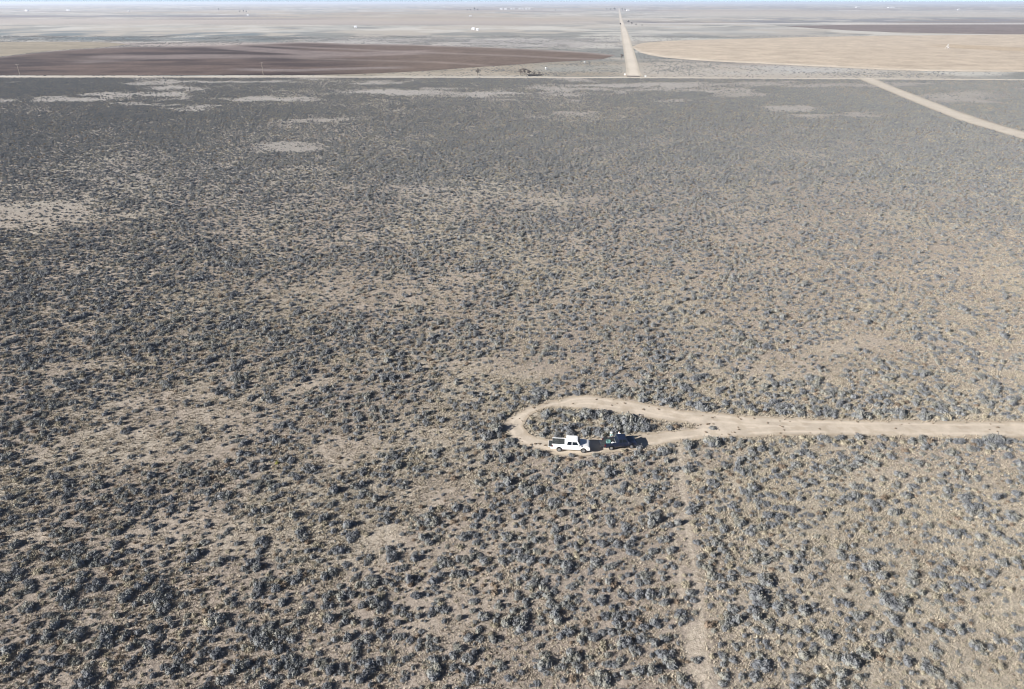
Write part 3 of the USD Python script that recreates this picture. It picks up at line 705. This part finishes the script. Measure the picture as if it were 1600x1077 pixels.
# where they grow
def candidates(y0, y1, step):
    hw_ = lambda yy: .80 * yy + 22
    ys = np.arange(y0, y1, step); X, Y = [], []
    for yy in ys:
        xs = np.arange(-hw_(yy), hw_(yy), step); X.append(xs); Y.append(np.full(len(xs), yy))
    X, Y = np.concatenate(X), np.concatenate(Y)
    return X + rng.uniform(-.5, .5, len(X)) * step * 1.05, Y + rng.uniform(-.5, .5, len(X)) * step * 1.05

def allowed(x, y, margin=.5):
    ok = np.ones(len(x), bool)
    for poly, mg in ((track_poly, margin), (diag_poly, 1.5), (cross_poly, 2.0), (north_poly, 2.0)):
        pp = poly.buffer(mg); b = pp.bounds
        near_ = ok & (x > b[0]) & (x < b[2]) & (y > b[1]) & (y < b[3])
        ix = np.nonzero(near_)[0]; ok[ix] &= ~dist_in(pp, x[ix], y[ix])
    ix = np.nonzero(ok & (y < 112) & (np.abs(x) < 60))[0]
    pts = shapely.points(x[ix], y[ix])
    ok[ix] &= (shapely.distance(track_strips[0], pts) > .12) & (shapely.distance(track_strips[1], pts) > .38) & (shapely.distance(unary_union(pads), pts) > .3)
    for loc, rz, L, W in ((wl, wr_, 3.7, 2.5), (dl, dr_, 3.3, 2.1)):
        lx = (x - loc[0]) * math.cos(rz) + (y - loc[1]) * math.sin(rz); ly = -(x - loc[0]) * math.sin(rz) + (y - loc[1]) * math.cos(rz)
        ok &= ~((np.abs(lx) < L) & (ly > -W) & (ly < 2.0))
    return ok

X, Y = candidates(36, 705, .98)
px_, py2, _ = P(X, Y)
keep = py2 > np.interp(px_, [-150, 500, 1000, 1350, 1800], [121.6, 121.8, 122.6, 124.6, 127.0])
X, Y = X[keep], Y[keep]
D, B, S = fields(X, Y)
# shrubs crowd the edges of the sandy loop and its island
ring = (Y > 80) & (Y < 150) & (np.abs(X) < 140)
ri = np.nonzero(ring)[0]
dtr = shapely.distance(track_poly, shapely.points(X[ri], Y[ri])); D[ri] = np.maximum(D[ri], .92 * (1 - sstep(1.0, 2.2, dtr)))
isl = dist_in(gpoly(loop_island), X[ri], Y[ri]); D[ri[isl]] = 1.0
BOOST = np.ones(len(X)); BOOST[ri] = 1 + .3 * (1 - sstep(1.5, 3.0, dtr)); BOOST[ri[isl]] = 1.35
D = D * np.where(P(X, Y)[0] < 700, 1.0, 1.0)
acc = (rng.uniform(0, 1, len(X)) < np.clip(D * 1.02, 0, .95)) & allowed(X, Y)
X, Y, D, B, S, BOOST = X[acc], Y[acc], D[acc], B[acc], S[acc], BOOST[acc]
n = len(X)
size = np.clip(rng.lognormal(-.38, .34, n), .28, 1.5) * (.74 + .42 * D) * BOOST * (.92 + .08 * sstep(60, 95, Y))
u = rng.uniform(0, 1, n); pk = np.where(u < .12 + .14 * S, 1, np.where(u < .20 + .16 * S, 2, 0))
K = np.where(pk == 0, rng.integers(0, 8, n), np.where(pk == 1, rng.integers(8, 10, n), rng.integers(10, 12, n)))
size = np.where(pk == 0, size, size * .8)
rot = rng.uniform(0, 2 * np.pi, n)
sz = np.stack([size * rng.uniform(.9, 1.2, n), size * rng.uniform(.9, 1.2, n), size * rng.uniform(.85, 1.2, n) * 1.02], -1)
gz = np.where(Y < 330, -.04, -.12)
print('shrubs', n)

# the ones that stand out or show largest are things of their own
U, V, Sc = P(X, Y, .35)
inside = (U > 4) & (U < 1596) & (V > 8) & (V < 1074)
reach = np.where(inside, size * np.array([k[2] for k in kinds])[K] * Sc, 0)
special = [  # px, py, kind index, size, label
    (762, 683, 3, 2.0, 'big pale sagebrush with a black shadow, left of the sandy loop'), (775, 700, 1, 1.35, 'sagebrush just outside the loop\'s bend, below the big pale one'),
    (433, 724, -1, .8, 'small yellow green bush alone among the grey shrubs on the left'), (1113, 669, 1, .95, 'low lone shrub in the middle of the sandy track beyond the island tip'),
    (999, 700, 4, 1.35, 'pale sagebrush half hiding the front of the dark pickup'), (974, 704, 8, .95, 'straw coloured bush before the wheels of the dark pickup'),
    (930, 712, 3, .9, 'low grey shrub on the near edge of the loop between the two pickups'), (908, 715, 10, .8, 'brown shrub just below the front wheel of the white pickup'), (893, 712, 0, .85, 'grey green shrub just below the doors of the white pickup'),
    (1344, 693, 8, 1.3, 'yellowish rounded bush below the sandy track on the right'), (1411, 692, 9, 1.3, 'tan rounded bush below the sandy track, nearer the right edge')]
for sx, sy, _, ss, _ in special:
    g = G(sx, sy); far_ok = np.hypot(X - g[0], Y - g[1]) > .8 * ss
    X, Y, D, B, S, size, K, rot, sz, gz, reach, U, V = (a[far_ok] for a in (X, Y, D, B, S, size, K, rot, sz, gz, reach, U, V))

BUSHMAT = {'sage': M['sage'], 'rabbit': M['rabbit'], 'brown': M['brown']}
NAME = {'sage': 'sagebrush', 'rabbit': 'rabbitbrush', 'brown': 'dry_bush'}
CATG = {'sage': 'sagebrush', 'rabbit': 'shrub', 'brown': 'shrub'}
first = {}
def plant(k, loc, rz, sc, label, group=None):
    kind = kinds[k][0]
    if k in first: return copy_of(first[k], NAME[kind], loc, rz, label, CATG[kind], group, sc)
    t = thing(NAME[kind], label, CATG[kind], loc, rz, group, sc); first[k] = t
    obj('foliage', protos[k][0], BUSHMAT[kind], t); obj('stems', protos[k][1], M['stem'], t)
    return t
order = np.argsort(-reach)[:300 - len(special)]
where_x = [(0, 130, 'far left corner'), (130, 330, 'left corner'), (330, 560, 'left'), (560, 800, 'centre left'), (800, 1035, 'left of the wheel ruts'), (1035, 1120, 'beside the wheel ruts'),
           (1120, 1290, 'right of the wheel ruts'), (1290, 1450, 'right'), (1450, 1601, 'right corner')]
colour_word = {'sage': 'grey sagebrush', 'rabbit': 'straw coloured shrub', 'brown': 'brown dry shrub'}
rank = ['first', 'second', 'third', 'fourth', 'fifth', 'sixth', 'seventh', 'eighth', 'ninth', 'tenth'] + [f'{i}th' for i in range(11, 60)]
cuts = np.quantile(reach[order], [.33, .67]); cells = {}
rows = np.quantile(V[order], [.25, .5, .75])
row_word = ['upper foreground', 'middle foreground', 'low foreground', 'bottom edge']
for i in order:
    wx = next(w for a, b, w in where_x if a <= max(0, min(U[i], 1600)) < b)
    big = ['small', 'rounded', 'broad'][int(np.searchsorted(cuts, reach[i]))]
    cells.setdefault((big, kinds[K[i]][0], row_word[int(np.searchsorted(rows, V[i]))], wx), []).append(i)
for (big, kind, row, wx), members in cells.items():
    for k, i in enumerate(sorted(members, key=lambda i: U[i])):
        lead = f'{rank[k]} {big} {colour_word[kind]} from the left' if len(members) > 1 else f'{big} {colour_word[kind]}'
        plant(K[i], (X[i], Y[i], gz[i]), rot[i], sz[i], f'{lead}, {row}, {wx}', f'{big} {kind} bushes {row}, {wx}')
for sx, sy, k, ss, lab in special:
    g = G(sx, sy)
    if k < 0:
        t = thing('yellow_bush', lab, 'shrub', (g[0], g[1], -.04), 0, None, (ss, ss, ss)); obj('foliage', protos[4][0], M['yellow'], t); obj('stems', protos[4][1], M['stem'], t)
    else: plant(k, (g[0], g[1], -.06), 1.0 + sx, (ss, ss, ss * .95), lab)

def scatter(name, label, meshes, mats, px3, yaw, scales, index):
    pi = UsdGeom.PointInstancer.Define(stage, '/World/' + name)
    rel = pi.CreatePrototypesRel()
    for k, (m, mt) in enumerate(zip(meshes, mats)):
        pth = f'/World/{name}/{["clump", "clump"][0]}_{k:03d}'
        usdkit.mesh(stage, pth, m, mt); rel.AddTarget(pth)
    pi.CreatePositionsAttr(Vt.Vec3fArray.FromNumpy(np.asarray(px3, np.float32)))
    q = np.zeros((len(yaw), 4), np.float16); q[:, 2] = np.sin(yaw / 2); q[:, 3] = np.cos(yaw / 2)
    pi.CreateOrientationsAttr(Vt.QuathArray.FromNumpy(q))
    pi.CreateScalesAttr(Vt.Vec3fArray.FromNumpy(np.asarray(scales, np.float32)))
    pi.CreateProtoIndicesAttr(Vt.IntArray.FromNumpy(np.asarray(index, np.int32)))
    tag(pi, label, kind='stuff')

rest = np.ones(len(X), bool); rest[order] = False
# many low shrubs and seedlings between the big ones, near the camera
X2, Y2 = candidates(36, 330, 1.0)
D2, B2, S2 = fields(X2, Y2)
a2 = (rng.uniform(0, 1, len(X2)) < (.34 + .2 * D2) * (1 - .7 * B2) * (1 - sstep(200, 325, Y2))) & allowed(X2, Y2, .15)
X2, Y2, S2 = X2[a2], Y2[a2], S2[a2]; n2 = len(X2)
K2 = np.where(rng.uniform(0, 1, n2) < .62, rng.choice([2, 4, 7], n2), rng.integers(8, 12, n2)); z2 = rng.uniform(.18, .45, n2)
print('low', n2)
scatter('scrub_cover', 'grey green sagebrush scrub covering the plain up to the cross road', [p[0] for p in protos], [BUSHMAT[k[0]] for k in kinds],
        np.vstack([np.stack([X, Y, gz], -1)[rest], np.stack([X2, Y2, np.full(n2, -.03)], -1)]), np.concatenate([rot[rest], rng.uniform(0, 6.28, n2)]),
        np.vstack([sz[rest], np.stack([z2, z2, z2 * .9], -1)]), np.concatenate([K[rest], K2]))

# thinner scrub on the flats beyond the cross road, between the fields
field_plan = unary_union([gpoly(p) for p in (top + bot, tan, ystraw)] + [north_poly.buffer(4), cross_poly.buffer(4)])
X4, Y4 = candidates(640, 1500, 2.0)
u4, v4, _ = P(X4, Y4)
cy4 = np.interp(u4, [-150, 500, 1000, 1350, 1800], [118.6, 118.8, 119.8, 121.9, 124.6])
k4 = (v4 < cy4) & (u4 > -60) & (u4 < 1660)
X4, Y4 = X4[k4], Y4[k4]
k4 = (rng.uniform(0, 1, len(X4)) < .06 + .40 * sstep(.47, .62, .6 * fb(X4, Y4 * 1.2, 45, 91) + .4 * fb(X4, Y4, 12, 92))) & ~dist_in(field_plan, X4, Y4)
X4, Y4 = X4[k4], Y4[k4]; n4 = len(X4); z4 = rng.uniform(.7, 1.4, n4); print('beyond', n4)
scatter('far_scrub', 'thin grey scrub on the flats beyond the cross road', [protos[k][0] for k in (0, 3, 6, 8)], [BUSHMAT[kinds[k][0]] for k in (0, 3, 6, 8)], np.stack([X4, Y4, np.full(n4, -.3)], -1), rng.uniform(0, 6.28, n4), np.stack([z4 * 1.2, z4 * 1.2, z4 * .8], -1), rng.choice([0, 1, 2, 3], n4, p=[.3, .3, .25, .15]))

# dry grass
X3, Y3 = candidates(36, 240, .62)
D3, B3, S3 = fields(X3, Y3)
a3 = (rng.uniform(0, 1, len(X3)) < (.6 + .4 * S3) * (1 - .75 * B3) * (1 - sstep(110, 235, Y3))) & allowed(X3, Y3, .1)
X3, Y3 = X3[a3], Y3[a3]; n3 = len(X3); z3 = rng.uniform(.7, 1.5, n3)
print('grass', n3)
scatter('dry_grass', 'straw coloured dry grass growing between the shrubs', [tuft(400 + i) for i in range(4)], [M['straw']] * 4, np.stack([X3, Y3, np.full(n3, -.02)], -1), rng.uniform(0, 6.28, n3), np.stack([z3, z3, z3 * rng.uniform(.7, 1.2, n3)], -1), rng.integers(0, 4, n3))

# ------------------------------------------------------------------ small clumps left on the sandy track
M['clump'] = mat('brown_weed', (.19, .15, .11), .9, var=.35, scale=9)
def clump(seed):
    g = np.random.default_rng(seed); V, F, off = [], [], 0
    for k in range(4):
        c = np.array([*(g.normal(size=2) * .07), .05]); v, f = cards(c, .10, 26, .05, up=.4, g=g); V.append(v); F.append(f + off); off += len(v)
        core = trimesh.creation.icosphere(1, .07); core.vertices += c + .02 * g.normal(size=core.vertices.shape); V.append(core.vertices); F.append(core.faces + off); off += len(core.vertices)
    return np.vstack(V), np.vstack(F)
zones = [('on the bend of the loop', 792, 880, 628, 702, 12), ('above the island', 890, 1090, 622, 655, 10), ('by the island tip', 1090, 1250, 648, 682, 26), ('on the straight track', 1250, 1420, 655, 680, 9), ('near the right edge of the track', 1420, 1590, 658, 682, 8)]
cf = {}
for where, x0_, x1_, y0_, y1_, cnt in zones:
    spots = []
    while len(spots) < cnt:
        cx_, cy_ = rng.uniform(x0_, x1_), rng.uniform(y0_, y1_)
        if track_poly.buffer(-.25).contains(Point(*G(cx_, cy_))): spots.append((cx_, cy_))
    for k, (cx_, cy_) in enumerate(sorted(spots)):
        g = G(cx_, cy_); v = int(rng.integers(0, 4)); sc = rng.uniform(.6, 1.4); lab = f'{rank[k]} small brown weed clump from the left {where}'
        if v in cf: copy_of(cf[v], 'weed_clump', (g[0], g[1], -.05), rng.uniform(0, 6), lab, 'weed', f'weed clumps {where}', (sc, sc, sc * .7))
        else:
            t = cf[v] = thing('weed_clump', lab, 'weed', (g[0], g[1], -.05), 0, f'weed clumps {where}', (sc, sc, sc * .7)); obj('foliage', clump(900 + v), M['clump'], t)

# ------------------------------------------------------------------ things far out on the plain
M['barnwhite'] = mat('white_barn_paint', (.72, .72, .72), .5)
M['barnpale'] = mat('weathered_barn_paint', (.42, .42, .42), .6)
M['roofgrey'] = mat('metal_roof', (.62, .64, .66), .4)
M['window'] = mat('window_glass', (.03, .035, .04), .1)
M['wood'] = mat('weathered_wood', (.30, .25, .20), .9, var=.25, scale=4)
M['leafdark'] = mat('dark_tree_leaves', (.028, .032, .03), .8, var=.35, scale=.6)
M['twig'] = mat('bare_twigs', (.13, .112, .10), .9, var=.25, scale=2)
M['steel'] = mat('galvanised_steel', (.70, .71, .72), .4, metal=.6)
M['scrap'] = mat('dark_scrap', (.03, .028, .03), .8, var=.3, scale=2)

def far_at(px, py, z=-.25):
    g = G(px, py); return (g[0], g[1], z), P(g[0], g[1])[2]

def building(name, label, cat, px, py, wpx, hpx, rz=0.0, group=None, deep=.6, wall=None, roof=None):
    loc, s_ = far_at(px, py); w, h = wpx / s_, hpx / s_; d = max(6, w * deep); e = h * .62
    t = thing(name, label, cat, loc, rz, group)
    obj('wall', cat_([prism_x([(-d / 2, -.3), (d / 2, -.3), (d / 2, e), (0, h * .97), (-d / 2, e)], -w / 2, w / 2)]), wall or M['barnwhite' if py > 30 or hpx > 2.05 and wpx > 4 else 'barnpale'], t)
    o = .35; sl = (h - e) / (d / 2)
    rf = obj('roof', cat_([prism_x([(sg * (d / 2 + o), e - sl * o), (sg * (d / 2 + o), e - sl * o + .3), (0, h + .3), (0, h)], -w / 2 - o, w / 2 + o) for sg in (-1, 1)]), roof or M['roofgrey' if py > 30 else 'barnpale'], t)
    obj('door', box(-w * .1 - .6, -w * .1 + .6, -d / 2 - .06, -d / 2 + .05, -.2, min(2.2, e * .85)), M['wood'], t)
    for xx in (-w * .32, w * .12, w * .34):
        fr = obj('window', box(xx - w * .05, xx + w * .05, -d / 2 - .05, -d / 2 + .04, e * .38, e * .76), M['barnwhite'], t)
        obj('pane', box(xx - w * .042, xx + w * .042, -d / 2 - .07, -d / 2 - .052, e * .42, e * .72), M['window'], fr)
    return t

for px, py, w, h, lab in ((739.5, 46.8, 4.4, 3.2, 'left of two small white farm sheds standing alone on the pale flat'), (746, 47.8, 3.2, 3.2, 'right of two small white farm sheds standing alone on the pale flat'),
        (555.5, 43.8, 4, 3, 'lone white shed on the pale flat left of the sheds pair'), (42, 17.6, 4.5, 2.4, 'white house far out near the left edge under the horizon'), (107, 16.8, 5, 2.2, 'white house at the far left, second from the edge'),
        (201, 18.6, 2.6, 1.8, 'tiny white shed below the horizon on the left'), (387.5, 24.6, 3, 2, 'tiny white shed below the blue tree row'), (735, 26, 4, 1.8, 'tiny pale shed below the dark tree grove'),
        (981, 17.4, 4.2, 2.4, 'white house right of the far end of the straight road'), (1498, 16, 3.6, 2, 'small white building far out near the right edge'), (1340, 12.2, 6, 1.6, 'pale long shed on the horizon right of the road'),
        (1392, 12.6, 9, 1.5, 'pale long roof on the horizon furthest to the right'), (694, 11.6, 3, 1.6, 'tiny white shed on the horizon left of the tree grove')):
    building('farm_building', lab, 'building', px, py, w, h, .15 * math.sin(px))
for k, (px, w) in enumerate(((783, 5), (790, 4.5), (799, 4), (803, 2.5), (812, 4), (816.5, 3.5), (822, 4), (827, 4))):
    building('white_barn', f'{rank[k]} white barn from the left in the row on the horizon', 'barn', px, 14.9, w * .9, 2.1, 0, 'white barns in a row on the horizon')

def tree(name, label, px, py, hpx, wide=1.0, leaf='leafdark', group=None, seed=0, n=420, cat='tree'):
    loc, s_ = far_at(px, py); h = hpx / s_ / .9; g = np.random.default_rng(5000 + seed)
    t = thing(name, label, cat, loc, g.uniform(0, 6), group)
    lean = g.normal(size=2) * h * .03; tr = [bar([0, 0, -.5], [lean[0], lean[1], h * .45], h * .035, h * .018, 8)]
    V, F, off = [], [], 0
    for k in range(9):
        a = g.uniform(0, 6.28); rr_ = h * .27 * wide * math.sqrt(g.uniform(.05, 1)); c = np.array([rr_ * math.cos(a), rr_ * math.sin(a), h * g.uniform(.36, .82)])
        tr.append(bar([lean[0], lean[1], h * g.uniform(.2, .43)], c, h * .014, h * .005, 5))
        v, f = cards(c, h * g.uniform(.12, .20), n // 9, h * .055, up=.3, g=g); V.append(v); F.append(f + off); off += len(v)
    obj('trunk', cat_(tr), M['stem'], t); obj('crown', (np.vstack(V), np.vstack(F)), M[leaf], t)
    return t
trees = [(730.5, 17.2, 2.6, 1.3, 'dark tree at the left end of the grove on the horizon'), (735, 17.2, 3.0, 1.0, 'second tree from the left in the dark grove on the horizon'), (741.5, 17.2, 4.6, .9, 'tallest dark tree in the grove on the horizon'),
         (746, 17.2, 2.8, 1.3, 'dark tree at the right end of the grove on the horizon'), (342, 16.6, 3, .8, 'lone blue tree on the horizon left of the tree row'), (375, 19.4, 2.6, 1.2, 'left tree of three blue trees in a row on the left horizon'),
         (380.5, 19.4, 3.2, .9, 'middle tree of three blue trees in a row on the left horizon'), (385, 19.4, 2.6, 1.1, 'right tree of three blue trees in a row on the left horizon'), (465, 15.6, 2.2, 1.5, 'low blue tree alone on the horizon'),
         (868, 17.2, 2, .9, 'small dark tree on the horizon right of the white barns'), (948, 16.2, 2.6, 1.4, 'low tree at the left end of the trees around the road end'), (954, 16.4, 2.8, 1.3, 'second tree left of the road end'),
         (960, 16.6, 4.2, 1.0, 'tallest dark tree just left of the road end'), (972, 16.8, 3.4, 1.1, 'dark tree just right of the road end'), (976.5, 16.6, 2.8, 1.2, 'low tree between the road end and the white house'),
         (982, 36.5, 4.0, 1.2, 'dark bush beside the straight road, nearest to it'), (987, 38.5, 3.4, 1.5, 'dark bush second from the straight road'), (994, 40, 2.6, 1.8, 'low bush third from the straight road'), (1003, 40.6, 2.2, 1.9, 'low bush furthest from the straight road'), (969, 40, 4, .8, 'slim dark bush on the left shoulder of the straight road')]
for i, (px, py, h, w, lab) in enumerate(trees): tree('tree', lab, px, py, h, w, seed=i)
for i, (px, py, h, w, lab) in enumerate([(746.5, 117.6, 10, 1.1, 'grey leafless bush beside the cross road, standing alone'), (813, 117, 9, 1.2, 'grey leafless tree at the left of the thicket by the cross road'), (820, 117.4, 10.5, 1.0, 'tallest grey tree in the thicket by the cross road'),
        (827, 117.8, 9.5, 1.1, 'dark tree in the middle of the thicket by the cross road'), (834, 117.6, 6, 1.6, 'low grey tree right of the thicket\'s middle'), (842, 117, 5, 1.6, 'low grey tree at the right end of the thicket'), (971.5, 93, 8, .6, 'bush at the left shoulder of the straight road near the crossing')]):
    tree('bare_tree', lab, px, py, h, w, 'twig', seed=60 + i, n=300)
loc, s_ = far_at(836, 118.4)
t = thing('log', 'long dark fallen log lying under the thicket by the cross road', 'log', loc, .04)
obj('trunk', cat_([bar([-6.5, 0, .7], [6, .2, .9], .8, .55, 9), bar([-5.5, .3, .6], [-8, 1.5, 2.0], .4, .15, 6)]), M['scrap'], t); obj('branch', cat_([bar([5, 0, .9], [7.6, -.3, 2.2], .3, .1, 6), bar([1, 0, 1.0], [1.8, .8, 2.6], .22, .08, 6)]), M['scrap'], t)
for px, py, lab in ((853.5, 108.4, 'small white tank on the flat beyond the cross road thicket'), (914, 98.6, 'tiny white tank at the edge of the ploughed field')):
    loc, s_ = far_at(px, py); t = thing('tank', lab, 'tank', loc, .2)
    obj('barrel', trimesh.util.concatenate([cyl_y(0, 1.3, 1.0, -1.6, 1.6, 20)]), M['barnpale'], t)
    for s in (-1, 1): obj('leg', box(-.8, .8, s * 1.1 - .12, s * 1.1 + .12, -.1, .5), M['steel'], t)

for px, py, top_, lab in ((31.5, 118.2, 101.5, 'weathered utility pole beside the cross road near the left edge'), (411.5, 117.8, 99, 'weathered utility pole before the ploughed field, right of the other')):
    loc, s_ = far_at(px, py); h = (py - top_) / s_ / .96
    t = thing('utility_pole', lab, 'utility pole', loc, .1)
    obj('post', bar([0, 0, -.5], [0, 0, h], .22, .15, 10), M['wood'], t)
    arm = obj('crossarm', box(-1.5, 1.5, -.28, -.14, h - .9, h - .7), M['wood'], t)
    for xx in (-1.35, -.5, .5, 1.35): obj('insulator', bar([xx, -.21, h - .7], [xx, -.21, h - .48], .06, .04, 8), M['lamp'], arm)

# centre of the irrigation pivot in the tan field
loc, s_ = far_at(1480, 76); t = thing('irrigation_pivot', 'pale steel irrigation pivot tower standing in the tan field', 'irrigation pivot', loc, .3)
hh = 5.5 / s_ / .93
for k, (a, b_) in enumerate(((-1, -1), (1, -1), (1, 1), (-1, 1))): obj('leg', bar([a * 2.2, b_ * 2.2, -.2], [a * .35, b_ * .35, hh], .16, .12, 6), M['steel'], t)
obj('brace', cat_([bar([-1.4, -1.4, hh * .42], [1.4, -1.4, hh * .42], .1), bar([-1.4, 1.4, hh * .42], [1.4, 1.4, hh * .42], .1), bar([-1.4, -1.4, hh * .42], [-1.4, 1.4, hh * .42], .1), bar([1.4, -1.4, hh * .42], [1.4, 1.4, hh * .42], .1)]), M['steel'], t)
obj('pipe', bar([0, 0, hh * .5], [0, 0, hh + .6], .22, .22, 10), M['steel'], t); obj('control_box', box(-.6, .6, -1.9, -1.5, 1.2, 2.6), M['barnwhite'], t)

# cattle guard and markers where the straight road meets the cross road
gl, gr_ = G(979.5, 118.9), G(999.5, 119.1); ctr = (gl + gr_) / 2; L = np.linalg.norm(gr_ - gl); ang = math.atan2(*(gr_ - gl)[::-1])
t = thing('cattle_guard', 'dark barred cattle guard across the mouth of the straight road', 'cattle guard', (ctr[0], ctr[1], -.13), ang)
for k in range(9): obj('bar', box(-L / 2, L / 2, -2.4 + k * .6 - .12, -2.4 + k * .6 + .12, 0, .14), M['scrap'], t)
for s in (-1, 1): obj('wing', cat_([box(s * (L / 2 + .5) - .12, s * (L / 2 + .5) + .12, -2.5, -2.3, 0, 1.5), box(s * (L / 2 + .5) - .12, s * (L / 2 + .5) + .12, 2.3, 2.5, 0, 1.5), box(s * (L / 2 + .5) - .06, s * (L / 2 + .5) + .06, -2.3, 2.3, 1.2, 1.35), box(s * (L / 2 + .5) - .06, s * (L / 2 + .5) + .06, -2.3, 2.3, .6, .75)]), M['wood'], t)
for px, py, lab in ((1008.3, 121.4, 'white marker board on a post right of the road mouth'), (976, 118.4, 'white marker board on a post left of the road mouth')):
    loc, s_ = far_at(px, py); t = thing('road_sign', lab, 'sign', loc, 0)
    obj('post', bar([0, 0, -.3], [0, 0, 2.0], .06, .06, 8), M['steel'], t); obj('board', box(-.75, .75, -.10, -.06, .9, 2.1), M['barnwhite'], t)
